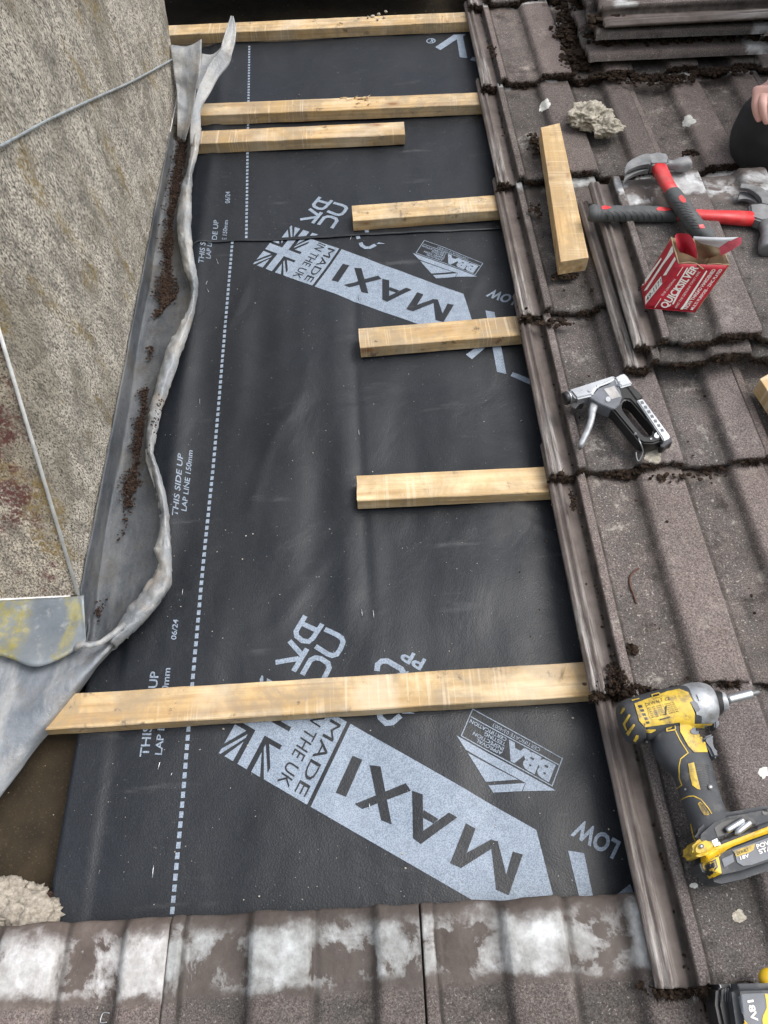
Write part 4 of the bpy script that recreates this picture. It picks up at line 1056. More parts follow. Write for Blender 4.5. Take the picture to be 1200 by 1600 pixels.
# ------------------------------------------------------------------ claw hammers
def mv(bm, v): bmesh.ops.translate(bm, verts=bm.verts[:], vec=v); return bm
def pw(cf, z): return lambda x, y, zz=None: P(*cf(x, y), z if zz is None else zz)
h3 = cropf(900, 220, 4)
def hammer(label, zc, cf, handle, redend, gripst, claw, neck, poll, cheek, loc, marks, ribs=()):
    q = pw(cf, zc)
    t = thing('claw_hammer', label, 'hammer', tuple(loc), 'red handled claw hammers')
    zf = handle['z']
    sh = superloft([P(*cf(x, y), z) for x, y, z in handle['shaft']], handle['ssz'], .75, 16)
    obj('shaft', sh, M['red'], t)
    pts = densify([(*cf(x, y), z, a, b) for (x, y, z), (a, b) in zip(handle['grip'], handle['gsz'])], 10)
    path = []; sz = []
    for i, p in enumerate(pts):
        path.append(P(p[0], p[1], p[2])); rib = 1+(.035*math.sin(i*1.9) if 14 < i < len(pts)-10 else 0); sz.append((p[3]*rib, p[4]*rib))
    gp = obj('grip', superloft(path, sz, .8, 20), M['grip'], t)
    bt = bvh_of(gp)
    for poly in marks: obj('grip_inlay', decal(polys([[cf(*p) for p in poly]]), bt, .0006, 4), M['red'], gp)
    for st in ribs: obj('grip_groove', decal(polys(stroke([Vector(cf(*p)) for p in st], .9)), bt, .0004, 3), M['black'], gp)
    # head: cheek block, neck + poll turned, claw of two tapering prongs
    hb = slab([q(*p).to_2d() for p in cheek], zc-.0105, zc+.0105, .003, 3)
    obj('head', hb, M['steel'], t, wn=True)
    pa = [q(*p[:2]) for p in poll]; 
    obj('striking_face', superloft(pa, [(p[2], p[2]) for p in poll], .9, 20), M['steel'], t)
    for s in (-1, 1):
        rows = []
        cl = densify([(*cf(a, b), *cf(c, d)) for a, b, c, d in claw], 5); n = len(cl)
        for i, c in enumerate(cl):
            k = i/(n-1); o = P(c[0], c[1], zc); n_ = P(c[2], c[3], zc)
            zi = s*(.0004+.0028*k); zo = s*(.0105-.0015*k)
            if s < 0: o = P(c[0]+1*k, c[1]+9*k, zc); n_ = P(c[2]+1*k, c[3]+4*k, zc)
            rows.append([o+Vector((0, 0, zi)), o+Vector((0, 0, zo)), n_+Vector((0, 0, zo)), n_+Vector((0, 0, zi))])
        bm, vs = grid_mesh(rows, True); cap(bm, vs[0][::-1]); cap(bm, vs[-1]); norm(bm)
        bmesh.ops.bevel(bm, geom=[e for e in bm.edges if len(e.link_faces) == 2 and e.calc_face_angle(0) > .8], offset=.0007, segments=1, affect='EDGES')
        smooth_angle(obj('claw', bm, M['steel'], t), 40)
    return t
# upper hammer: handle runs down to the right over the other one
hammer('upper red and grey claw hammer, claw pointing left, handle crossing the other', .147, h3,
    dict(z=.15, shaft=[(515, 160, .147), (535, 205, .147), (575, 280, .148), (622, 355, .150)], ssz=[(.0142, .010), (.0135, .0095), (.0122, .009), (.0115, .009)],
         grip=[(600, 325, .150), (655, 400, .152), (710, 480, .151), (760, 545, .148), (810, 590, .142), (850, 602, .140)], gsz=[(.0135, .011), (.0150, .0125), (.0145, .0125), (.0140, .0125), (.0150, .013), (.0125, .010)]),
    None, None, [(470, 130, 455, 180), (440, 110, 440, 175), (400, 118, 400, 180), (350, 140, 365, 190), (315, 165, 330, 205), (300, 195, 308, 220), (295, 225, 299, 232)], None,
    [(560, 148, .0105), (580, 150, .0085), (605, 152, .0085), (640, 152, .0118), (690, 145, .0135), (698, 144, .0132), (701, 143, .0115)],
    [(440, 112), (500, 98), (562, 110), (572, 140), (568, 175), (480, 176), (455, 178)], P(1030, 290, .10),
    [[(640, 350), (660, 338), (685, 365), (688, 385), (668, 388), (648, 372)], [(765, 525), (795, 522), (805, 545), (775, 550)]],
    [[(612+k*13, 388+k*18), (640+k*13, 384+k*18), (672+k*12, 396+k*17), (700+k*9, 398+k*17)] for k in range(10)])
hammer('lower red and grey claw hammer lying level, head at the right edge', .130, h3,
    dict(z=.13, shaft=[(560, 460, .126), (700, 468, .130), (900, 477, .130), (1100, 488, .130)], ssz=[(.010, .009), (.0112, .0095), (.0120, .010), (.0138, .011)],
         grip=[(78, 450, .131), (100, 452, .131), (150, 455, .130), (300, 456, .130), (450, 458, .129), (560, 462, .127), (640, 466, .126)], gsz=[(.012, .010), (.0160, .013), (.0150, .0125), (.0140, .0125), (.0140, .0125), (.013, .012), (.0125, .0115)]),
    None, None, [(1085, 430, 1150, 410), (1155, 400, 1185, 360), (1130, 350, 1150, 320), (1075, 310, 1085, 295), (1015, 300, 1022, 290)][:0] or [(1150, 420, 1215, 430), (1140, 385, 1200, 370), (1105, 350, 1155, 325), (1060, 325, 1085, 302), (1015, 320, 1022, 292)], None,
    [(1175, 520, .0105), (1185, 560, .009), (1190, 590, .009), (1193, 620, .013), (1196, 670, .0145), (1197, 682, .0142), (1198, 686, .012)],
    [(1070, 425), (1140, 418), (1215, 430), (1215, 520), (1150, 530), (1080, 505)], P(1060, 335, .10),
    [[(158, 412), (180, 404), (215, 412), (222, 420), (190, 430), (162, 428)], [(502, 425), (520, 414), (580, 420), (600, 432), (560, 440), (510, 436)]],
    [[(160+k*38, 440), (182+k*38, 452), (196+k*38, 472), (200+k*38, 498)] for k in range(10)])

# ------------------------------------------------------------------ open nail box
b7 = cropf(1000, 360, 7.06)
bx = thing('nail_box', 'torn open red card box of nails with white lettering, standing below the hammers', 'box', tuple(P(1045, 470, .126)))
ZB = .126
G_ = P(1008, 482, ZB); C_ = P(1086.5, 488.5, ZB); F_ = P(1001.5, 448, ZB+.004); K_ = F_+(C_-G_)
hh = .072
A_ = P(1060, 412, ZB+hh); B_ = P(1140, 414.5, ZB+hh); E_ = P(1048, 371.5, ZB+hh+.006); H_ = E_+(B_-A_)
def panel(a, b, c, d, th=.0009, nx=10, ny=10, warp=.0008, sd=0):
    nn = (b-a).cross(d-a).normalized(); rows = []
    for j in range(ny+1):
        r = []
        for i in range(nx+1):
            s, t = i/nx, j/ny; p = (a*(1-s)+b*s)*(1-t)+(d*(1-s)+c*s)*t
            r.append(p+nn*warp*fb(s*3+sd, t*3, sd, 2)*(1 if 0 < t < 1 else .3))
        rows.append(r)
    bm, _ = grid_mesh(rows); norm(bm)
    r = bmesh.ops.extrude_face_region(bm, geom=bm.faces[:]); bmesh.ops.translate(bm, verts=[g for g in r['geom'] if isinstance(g, bmesh.types.BMVert)], vec=nn*th); norm(bm)
    return bm
fp = obj('front_panel', panel(A_, B_, C_, G_, sd=1), M['card_red'], bx)
lp = obj('side_panel', panel(E_, A_, G_, F_, sd=2), M['card_red'], bx)
obj('side_panel', panel(B_, H_, K_, C_, sd=3), M['card'], bx)
obj('back_panel', panel(H_, E_, F_, K_, sd=4), M['card'], bx)
obj('bottom_panel', panel(G_, C_, K_, F_, sd=5), M['card_red'], bx)
q7 = lambda x, y, z: P(*b7(x, y), z)
zt = ZB+hh
# worn rims of bare card along the torn opening
obj('torn_rim', merge(tube([q7(345, 75, zt+.006), q7(360, 150, zt+.005), q7(395, 260, zt+.002), q7(425, 365, zt)], [.0012, .0008, .0012, .0009], 6), tube([q7(425, 365, zt), q7(540, 350, zt+.001), q7(620, 365, zt), q7(700, 430, zt-.004)], [.0009, .0007, .0009, .0012], 6),
    tube([q7(735, 375, zt), q7(860, 368, zt), q7(990, 385, zt)], .0008, 6), tube([q7(990, 385, zt), q7(960, 320, zt+.002), q7(940, 270, zt+.004)], .0008, 6)), M['card'], bx)
fl1 = [[q7(385, 60, zt+.012), q7(420, 32, zt+.016), q7(530, 40, zt+.018), q7(570, 70, zt+.016)], [q7(395, 110, zt+.008), q7(440, 110, zt+.006), q7(540, 120, zt+.010), q7(605, 140, zt+.012)], [q7(410, 180, zt), q7(470, 190, zt-.004), q7(560, 210, zt+.004), q7(630, 240, zt+.006)],
       [q7(440, 240, zt-.012), q7(510, 260, zt-.012), q7(580, 290, zt-.004), q7(628, 320, zt)]]
obj('inner_flap', grid_mesh([densify(r, 4) for r in fl1])[0], M['card_red'], bx)
fl2 = [[q7(590, 65, zt+.018), q7(600, 100, zt+.014), q7(640, 130, zt+.010), q7(700, 165, zt+.008)], [q7(780, 75, zt+.026), q7(780, 110, zt+.024), q7(800, 150, zt+.016), q7(830, 190, zt+.010)],
       [q7(950, 78, zt+.032), q7(930, 110, zt+.028), q7(900, 150, zt+.020), q7(880, 200, zt+.010)], [q7(1090, 72, zt+.036), q7(1030, 100, zt+.032), q7(950, 150, zt+.022), q7(880, 190, zt+.012)]]
wf = obj('torn_lid', grid_mesh([densify(r, 4) for r in fl2])[0], M['card_white'], bx)
fl3 = [[q7(1025, 75, zt+.034), q7(960, 130, zt+.026), q7(870, 190, zt+.012)], [q7(1125, 78, zt+.036), q7(1050, 150, zt+.026), q7(880, 235, zt+.010)], [q7(1120, 145, zt+.030), q7(1020, 215, zt+.018), q7(890, 280, zt+.002)]]
obj('torn_lid', grid_mesh([densify(r, 4) for r in fl3])[0], M['card_pink'], bx)
fl4 = [[q7(600, 100, zt+.014), q7(690, 150, zt+.010), q7(780, 160, zt+.012), q7(870, 185, zt+.012)], [q7(620, 190, zt+.0), q7(700, 230, zt-.004), q7(790, 235, zt+.006), q7(880, 235, zt+.010)], [q7(650, 330, zt-.022), q7(740, 310, zt-.020), q7(820, 290, zt-.004), q7(860, 270, zt+.004)]]
obj('inner_flap', grid_mesh([densify(r, 4) for r in fl4])[0], M['card'], bx)
bb = bvh_of(fp, lp)
def b7poly(L): return polys([[b7(*p) for p in q] for q in L])
T7 = [('QUICKSILVER', (285, 865), (648, 410), (212, 830), .03), ('THE ORIGINAL', (252, 728), (400, 535), (232, 715), .0), ('AND THE GENUINE TWIST NAIL', (400, 862), (668, 455), (378, 850), .0),
      ('NON THREAD HARDENED', (520, 868), (840, 430), (480, 862), .02), ('MULTI PURPOSE - ZINC PLATED', (585, 878), (912, 430), (550, 872), .02)]
tb = [text_quad(t, b7(*a), b7(*b), b7(*c), bo) for t, a, b, c, bo in T7]
tb.append(b7poly([[(378, 640), (395, 640), (532, 412), (518, 408)], [(430, 660), (465, 640), (370, 815), (352, 812)], [(440, 870), (480, 820), (730, 440), (742, 450), (500, 835), (470, 872)], [(405, 500), (412, 503), (478, 402), (470, 400)], [(160, 850), (166, 852), (235, 752), (228, 748)]]))
obj('printed_lettering', decal(merge(*tb), bb, .0005, 4), M['inkwhite'], fp)
ts = [b7poly([[(15, 620), (60, 590), (240, 320), (235, 300), (20, 590)], [(42, 672), (80, 655), (260, 380), (370, 240), (368, 160), (345, 190), (300, 280)], [(55, 800), (95, 760), (215, 505), (238, 520), (245, 590), (60, 815)][:0] or [(58, 735), (235, 505), (248, 590), (62, 820)], [(255, 500), (290, 495), (400, 320), (385, 290)]])]
obj('printed_label', decal(merge(*ts), bb, .0005, 4), M['inkwhite'], lp)
obj('printed_code', decal(text_quad('49-1171', b7(80, 790), b7(240, 575), b7(72, 745), .01), bb, .0008, 4), M['inkdark'], lp)

# ------------------------------------------------------------------ staple gun
g5 = cropf(840, 560, 5)
ZG = .079
sg = thing('staple_gun', 'chrome and black hand staple gun lying on its side on the tile', 'staple gun', tuple(P(965, 645, ZG-.006)), None)
def gs(pts, z0, z1, bev=.0012, hole=None): return pxslab(pts, ZG+z1, ZG+z0, ZG+z1, bev, 2, hole, g5)
body = gs([(400, 300), (432, 285), (478, 232), (560, 200), (600, 165), (640, 225), (705, 225), (745, 215), (785, 290), (965, 590), (968, 640), (905, 662), (830, 660), (790, 640), (600, 410), (560, 385), (470, 345)], 0, .024, .0025,
    [(655, 350), (685, 318), (720, 322), (760, 365), (900, 535), (908, 570), (890, 605), (860, 614), (825, 600), (740, 500), (665, 400)])
o_body = obj('body', body, M['black'], sg, wn=True)
rm = gs([(400, 300), (432, 285), (478, 232), (560, 200), (600, 165), (640, 225), (660, 300), (640, 360), (600, 395), (560, 385), (470, 345)], .002, .0255, .001)
o_rm = obj('side_plate', rm, M['grey'], sg, wn=True)
o_ch = obj('barrel_cover', gs([(245, 240), (400, 190), (600, 126), (618, 150), (575, 178), (475, 215), (442, 262), (436, 284), (305, 314), (285, 290)], .001, .028, .003), M['chrome'], sg, wn=True)
o_ns = obj('nose_plate', gs([(605, 148), (665, 112), (690, 118), (747, 198), (640, 228), (618, 190)], .0, .029, .0025), M['chrome'], sg, wn=True)
obj('spring_slot', gs([(700, 222), (745, 214), (828, 298), (790, 318), (775, 322)], .003, .026, .001), M['black'], sg, wn=True)
o_rl = obj('magazine_rail', gs([(776, 326), (822, 312), (870, 375), (1040, 608), (1035, 620), (985, 642), (968, 610)], .002, .028, .0015), M['chrome'], sg, wn=True)
obj('catch', gs([(960, 645), (1010, 620), (1045, 618), (1055, 655), (1030, 660), (985, 695), (962, 690)], .004, .020, .001), M['darksteel'], sg, wn=True)
obj('lever', superloft([P(*g5(x, y), ZG+z) for x, y, z in densify([(455, 350, .014), (430, 400, .014), (420, 470, .013), (400, 540, .011), (370, 610, .010), (342, 665, .010), (332, 692, .011)], 4)], [(a, .0065) for a in [v.x for v in densify([(.0085, 0, 0), (.0062, 0, 0), (.0050, 0, 0), (.0050, 0, 0), (.0048, 0, 0), (.0046, 0, 0), (.0030, 0, 0)], 4)]], .6, 14), M['alu'], sg)
kc = P(*g5(232, 308), ZG+.014); kd = (P(*g5(300, 285), ZG+.014)-kc).normalized()
obj('adjuster_knob', tube([kc-kd*.006, kc-kd*.005, kc+kd*.004, kc+kd*.0045, kc+kd*.014], [.0095, .0105, .0105, .0075, .0075], 18), M['darksteel'], sg)
obj('knob_ring', tube([kc+kd*.0005, kc+kd*.0038], [.0112, .0112], 20), M['chrome'], sg)
obj('lower_guide', gs([(290, 320), (370, 318), (365, 345), (330, 350), (290, 395), (265, 380)], .002, .018, .001), M['darksteel'], sg, wn=True)
gb = bvh_of(o_body, o_ch, o_rm, o_ns, o_rl)
obj('label', decal(polys([[g5(*p) for p in ((518, 240), (598, 216), (650, 298), (578, 320))]]), gb, .0005, 4), M['label'], sg)
for (x, y, r) in ((405, 250, 14), (550, 322, 20), (640, 202, 20), (930, 606, 22), (763, 592, 9), (885, 632, 8)):
    obj('rivet', decal(polys([[g5(x+r*math.cos(a), y+r*math.sin(a)) for a in [k*math.pi/8 for k in range(16)]]]), gb, .0014, 4), M['chrome' if r > 12 else 'alu'], sg)
for k in range(7):
    L = []
    for (s, w_) in ((-10, 3), (2, 3)):
        a = Vector((812+k*26, 335+k*36)); L.append([g5(a.x+s, a.y+s*-.3), g5(a.x+s+9, a.y-3), g5(a.x+s+18, a.y+20), g5(a.x+s+9, a.y+24)])
    obj('embossed_mark', decal(polys(L), gb, .0005, 4), M['grey'], sg)
ring = [P(*g5(x, y), ZG+z) for x, y, z in ((788, 625, .027), (800, 655, .030), (818, 700, .020), (822, 735, .010), (800, 790, .0), (785, 800, -.002), (772, 765, .002), (770, 732, .006))]
obj('wire_loop', tube(densify(ring, 5), .0009, 6), M['galv'], sg)

# ------------------------------------------------------------------ cordless impact driver
cd = cropf(940, 1040, 4.446); ZD = .107
dr_ = thing('cordless_driver', 'yellow and black cordless impact driver lying on its side on the tiles, bit fitted', 'power tool', tuple(P(1070, 1220, .075)))
q = lambda x, y, z=ZD: P(*cd(x, y), z)
def head_sect(sts): return [q(x, y) for x, y, _ in sts], [(r, r*.97) for _, _, r in sts]
def lathe_px(sts, mat, name, e=.85, seg=28):
    d = densify([(*cd(x, y), r) for x, y, r in sts], 4)
    return obj(name, superloft([P(p.x, p.y, ZD) for p in d], [(p.z, p.z*.97) for p in d], e, seg), M[mat], dr_)
o_cap = lathe_px([(142, 402, .0150), (152, 400, .0215), (175, 395, .0245), (215, 387, .0262), (240, 382, .0265)], 'rubber', 'rear_cap')
o_hs = lathe_px([(238, 382, .0262), (330, 355, .0266), (450, 322, .0266), (560, 298, .0262), (620, 286, .0255)], 'rubber', 'motor_housing')
o_ns2 = lathe_px([(590, 290, .0258), (650, 276, .0270), (700, 268, .0262), (745, 262, .0235), (765, 260, .0205)], 'alu', 'gear_housing', .95)
o_col = lathe_px([(762, 260, .0195), (785, 257, .0165), (812, 252, .0140), (818, 252, .0125)], 'black', 'collar', 1.)
lathe_px([(800, 253, .0105), (815, 250, .0112), (845, 245, .0112), (856, 243, .0098), (858, 243, .0040)], 'alu', 'chuck', 1.)
lathe_px([(855, 243, .0035), (885, 236, .0035)], 'darksteel', 'hex_shank', 1., 6)
lathe_px([(880, 236, .0052), (888, 234, .0054), (1020, 200, .0054), (1040, 195, .0050)], 'chrome', 'bit_holder', 1.)
lathe_px([(1038, 195, .0034), (1075, 187, .0033), (1090, 184, .0024), (1101, 182, .0006)], 'steel', 'screw_bit', 1., 8)
hp = densify([(*cd(x, y), z, a, b) for x, y, z, a, b in ((430, 420, .104, .020, .0195), (500, 520, .104, .0285, .021), (560, 610, .103, .0290, .021), (620, 710, .102, .0240, .019), (655, 810, .101, .0222, .018), (685, 910, .101, .0218, .0178), (720, 1010, .101, .0215, .018), (755, 1090, .102, .0235, .0195), (800, 1160, .102, .030, .021), (830, 1200, .102, .032, .021))], 4)
o_hd = obj('handle', superloft([P(p[0], p[1], p[2]) for p in hp], [(p[3], p[4]) for p in hp], .8, 24), M['rubber'], dr_)
def cs(pts, z0, z1, bev): return pxslab(pts, z1, z0, z1, bev, 3, None, cd)
o_ft = obj('foot', cs([(650, 1215), (660, 1150), (760, 1060), (870, 1015), (960, 1002), (1120, 970), (1220, 955), (1400, 935), (1430, 1060), (1290, 1080), (1156, 1120), (1000, 1175), (830, 1240), (700, 1270)], .080, .124, .007), M['rubber'], dr_, wn=True)
bat = thing('x', None, None); bpy.data.objects.remove(bat)
o_bt = obj('battery', cs([(685, 1315), (830, 1238), (1156, 1112), (1430, 1035), (1470, 1300), (1156, 1425), (990, 1480), (850, 1510), (745, 1482), (705, 1400)], .076, .126, .008), M['rubber'], dr_, wn=True)
obj('trigger', cs([(705, 520), (718, 490), (785, 468), (772, 520), (790, 570), (822, 605), (815, 635), (778, 642), (748, 580), (720, 545)], .094, .112, .003), M['grey'], dr_, wn=True)
obj('direction_switch', cs([(785, 385), (800, 372), (822, 372), (818, 410), (795, 440), (786, 420)], .094, .112, .002), M['grey'], dr_, wn=True)
o_lm = obj('lamp_housing', cs([(628, 1270), (650, 1222), (718, 1188), (780, 1212), (828, 1248), (730, 1312), (690, 1326), (642, 1318)], .086, .127, .006), M['yellow'], dr_, wn=True)
db = bvh_of(o_cap, o_hs, o_ns2, o_col, o_hd, o_ft, o_bt, o_lm)
def dp(name, L, mat, off=.0007, par=None, step=4): 
    bm = decal(polys([[cd(*p) for p in q_] for q_ in L]), db, off, step)
    return obj(name, bm, M[mat], par or dr_)
yp = dp('yellow_shell', [[(228, 268), (350, 222), (455, 183), (540, 166), (600, 188), (632, 245), (628, 290), (645, 330), (642, 400), (540, 392), (300, 427), (262, 385)], [(540, 392), (642, 400), (780, 398), (792, 462), (725, 480), (712, 530), (745, 575), (778, 640), (765, 656), (730, 602), (640, 603), (600, 560), (545, 462)]], 'yellow', .0012, o_hs)
dp('label_frame', [[(305, 262), (480, 208), (512, 215), (560, 345), (350, 378), (330, 360)]], 'yellow', .0017, o_hs)
for k in range(5): dp('vent', [[(248+k*14, 282+k*27), (276+k*12, 278+k*27), (284+k*12, 294+k*27), (262+k*13, 298+k*27)]], 'black', .0017, o_hs)
dp('seam_line', [[(345, 208), (400, 192), (412, 208), (408, 222), (352, 232)], [(444, 430), (508, 412), (515, 440), (510, 452), (452, 462)], [(308, 442), (372, 438), (370, 448), (340, 464), (312, 462)], [(210, 244), (262, 232), (264, 238), (212, 252)]], 'yellow', .0016, o_hs)
dp('vent', [[(355, 212), (398, 202), (402, 214), (358, 226)], [(454, 434), (504, 424), (508, 442), (460, 452)]], 'black', .0021, o_hs)
dp('cap_mark', [[(134, 330), (150, 292), (165, 296), (162, 312), (140, 338)], [(190, 338), (202, 345), (168, 410), (182, 450), (172, 452), (150, 405)], [(172, 470), (222, 405), (234, 412), (190, 488)], [(220, 520), (240, 480), (258, 482), (254, 505), (236, 528)]], 'yellow', .0007, o_cap)
dp('housing_rib', [[(660, 200), (700, 190), (712, 230), (675, 245)], [(650, 300), (690, 310), (700, 350), (655, 340)]], 'alu', .0016, o_ns2)
dp('rubber_pad', [[(612, 255), (640, 245), (662, 262), (680, 300), (672, 318), (648, 322)]], 'grey', .0022, o_ns2)
def disc(x, y, r, rv=None): return [(x+r*math.cos(a), y+(rv or r)*math.sin(a)) for a in [k*math.pi/9 for k in range(18)]]
dp('selector', [disc(648, 460, 36, 24)], 'grey', .0022)
for x, y in ((740, 430), (310, 517), (590, 860), (752, 845), (690, 1257)): dp('screw', [disc(x, y, 17)], 'darksteel', .0022); dp('screw_slot', [disc(x, y, 8)], 'alu', .0026)
def line(pts, wd_=7): return stroke([Vector(p) for p in pts], wd_)
Ls = []
for pts in ([(512, 452), (545, 520), (600, 606), (548, 648), (538, 700), (542, 780), (560, 830), (526, 854)], [(542, 948), (570, 922), (606, 908), (640, 906), (690, 930), (740, 990), (765, 1030)], [(622, 1100), (640, 1190), (655, 1215)]):
    Ls += line(pts)
dp('trim_line', Ls, 'yellow', .0006, o_hd)
dp('grip_panel', [[(600, 682), (640, 672), (660, 760), (686, 862), (668, 860), (630, 832), (612, 760)]], 'yellow', .0008, o_hd)
dp('grip_panel', [[(668, 958), (684, 946), (702, 958), (748, 1028), (742, 1042), (712, 1040), (690, 1010)]], 'yellow', .0008, o_hd)
obj('grip_lettering', decal(text_quad('DEWALT', cd(680, 960), cd(736, 1036), cd(700, 952), .0), db, .0012, 4), M['inkdark'], o_hd)
Ls = []
for k in range(11): Ls += line([(652+k*4, 688+k*17), (690+k*3, 680+k*17), (725+k*3, 690+k*17), (745+k*2, 700+k*17)], 5)
dp('grip_rib', Ls, 'black', .0006, o_hd)
lt = [text_quad('DEWALT', cd(308, 288), cd(425, 252), cd(302, 268), .0), text_quad('CE', cd(440, 250), cd(475, 240), cd(436, 232), 0)]
for k in range(6): lt.append(text_quad('18V XR  TYPE 1  MADE IN', cd(318+k*5, 306+k*12), cd(500+k*6, 262+k*12), cd(316+k*5, 298+k*12), 0))
obj('rating_lettering', decal(merge(*lt), db, .0021, 4), M['inkdark'], o_hs)
obj('rating_scuff', decal(polys([[cd(*p) for p in s] for s in ([(435, 290), (450, 280), (445, 340), (438, 345)], [(400, 372), (470, 352), (468, 362), (402, 380)])]), db, .0023, 4), M['inkdark'], o_hs)
yb = dp('yellow_band', [[(688, 1320), (830, 1244), (1156, 1118), (1300, 1070), (1300, 1120), (1156, 1172), (1060, 1205), (910, 1262), (842, 1300), (812, 1330), (832, 1440), (752, 1482), (702, 1402)]], 'yellow_new', .0009, o_bt)
dp('latch', [[(705, 1392), (790, 1342), (806, 1400), (756, 1457), (724, 1446)]], 'black', .0014, o_bt)
dp('latch_mark', line([(722, 1425), (716, 1390), (780, 1362), (790, 1395), (778, 1412)], 3)+[disc(765, 1417, 8)], 'yellow', .0018, o_bt)
dp('grey_label', [[(905, 1284), (1060, 1232), (1156, 1196), (1320, 1140), (1330, 1290), (1156, 1345), (1040, 1385), (980, 1392), (940, 1368), (925, 1310)]], 'grey', .0010, o_bt)
dp('side_rib', [[(832, 1345), (908, 1312), (920, 1362), (850, 1402)]], 'grey', .0010, o_bt)
dp('brand_plate', [[(915, 1288), (1040, 1246), (1064, 1238), (1052, 1282), (1020, 1300), (932, 1330)]], 'yellow', .0014, o_bt)
obj('brand_lettering', decal(text_quad('DEWALT', cd(942, 1318), cd(1020, 1288), cd(934, 1296), .0), db, .0018, 4), M['inkdark'], o_bt)
obj('battery_lettering', decal(merge(text_quad('18V', cd(962, 1352), cd(1024, 1330), cd(954, 1328), .03), text_quad('POWER', cd(1078, 1276), cd(1240, 1220), cd(1066, 1246), .03), text_quad('STACK', cd(1095, 1312), cd(1255, 1256), cd(1082, 1282), .03)), db, .0018, 4), M['inkwhite'], o_bt)
dp('bit_recess', [[(782, 1128), (830, 1088), (1000, 1045), (1050, 1060), (1085, 1120), (1080, 1150), (830, 1225), (808, 1200)]], 'black', .0006, o_ft)
dp('strap_hole', [disc(1134, 1020, 20)], 'black', .0009, o_ft)
dp('lamp_glint', [[(760, 1218), (800, 1200), (822, 1232), (828, 1248), (780, 1256)]], 'white', .0010, o_lm)
for (x0, y0, x1, y1, hx) in ((868, 1146, 985, 1072, 0), (926, 1170, 1032, 1088, 1)):
    a, b = q(x0, y0, .129), q(x1, y1, .129); d_ = (b-a)
    tag(obj('screwdriver_bit', tube([a, a+d_*.08, a+d_*.2, a+d_*.95, b], [.0008 if hx else .0032, .0026 if hx else .0034, .0036, .0036, .0032], 6), M['chrome'], loc=tuple(a)),
        'spare silver screwdriver bit with a pointed tip, clipped on the driver foot, right one' if hx else 'spare silver screwdriver bit, square ended, clipped on the driver foot, left one', 'screwdriver bit', 'spare bits on the driver')

# ------------------------------------------------------------------ spare battery in the lower right corner
k3 = cropf(1100, 1520, 12); ZK = .125
sb = thing('spare_battery', 'black and yellow battery marked 18V in the bottom right corner of the picture', 'battery', tuple(P(1180, 1580, .07)))
f = lambda L, z: [P2(*k3(*p), z) for p in L]
o_b1 = obj('case', slab(f([(560, 230), (700, 205), (1150, 195), (1400, 190), (1700, 900), (1750, 1500), (900, 1600), (640, 960), (560, 420)], ZK), .07, ZK, .006, 3), M['rubber'], sb, wn=True)
o_b2 = obj('side_grip', slab(f([(250, 260), (330, 215), (540, 205), (620, 240), (620, 1500), (420, 1500), (230, 600)], .105), .068, .105, .004, 2), M['black'], sb, wn=True)
kb = bvh_of(o_b1, o_b2)
def kp(name, L, mat, off): return obj(name, decal(polys([[k3(*p) for p in q_] for q_ in L]), kb, off, 2.5), M[mat], sb)
kp('label_panel', [[(650, 460), (715, 395), (1130, 380), (1400, 375), (1650, 1300), (900, 1300), (760, 900)]], 'grey', .0008)
kp('yellow_flash', [[(1130, 390), (1380, 430), (1500, 900), (1300, 1100), (1100, 1000), (1082, 880), (1100, 800), (1165, 660), (1160, 560)], [(745, 880), (810, 960), (860, 1100), (780, 1100)]], 'yellow_new', .0013)
obj('lettering', decal(text_quad('18V', k3(800, 520), k3(880, 925), k3(915, 500), .03, TR=k3(1010, 900)), kb, .0014, 2.5), M['inkwhite'], sb)
kp('grip_rib', [[(280+k*55, 280), (292+k*55, 280), (300+k*52, 540), (288+k*52, 540)] for k in range(5)], 'grey', .0006)
kp('contact', [[(285, 225), (305, 222), (320, 280), (300, 285)], [(470, 215), (490, 215), (500, 275), (485, 278)]], 'alu', .0012)
yk_ = P(*k3(1230, 110), .10); obj('release_button', blob(yk_, .010, 3, .0, 1, 0, (1.1, 1, .8)), M['yellow_new'], sb)

# ------------------------------------------------------------------ kneeling roofer at the right edge
pz = thing('person', 'person in dark clothes kneeling at the right edge, knee and bare hand in view', 'person', tuple(P(1215, 230, .07)))
kn = P(1213, 200, .135)
UPW = Vector((0, math.sin(PITCH), math.cos(PITCH)))
hip = kn+Vector((.44, .0, 0))+UPW*.12; hip2 = hip+Vector((.10, .24, 0)); pel = (hip+hip2)/2+UPW*.05
ank = kn+Vector((.34, -.02, -.075)); kn2 = kn+Vector((.36, .34, .0)); 
hit2, *_ = tile_bvh.ray_cast(kn2+Vector((0, 0, 1)), Vector((0, 0, -1))); kn2.z = .15
ank2 = kn2+Vector((.34, .02, -.075))
ch_ = pel+UPW*.34+Vector((-.10, -.05, 0)); nk = ch_+UPW*.18+Vector((-.06, -.03, 0)); hd = nk+UPW*.10+Vector((-.04, -.03, 0))
wr = P(1207, 112, .255); shL = ch_+UPW*.10+Vector((-.02, -.18, 0)); shR = ch_+UPW*.10+Vector((-.02, .18, 0))
elb = (wr+shL)/2+Vector((.10, -.07, 0))
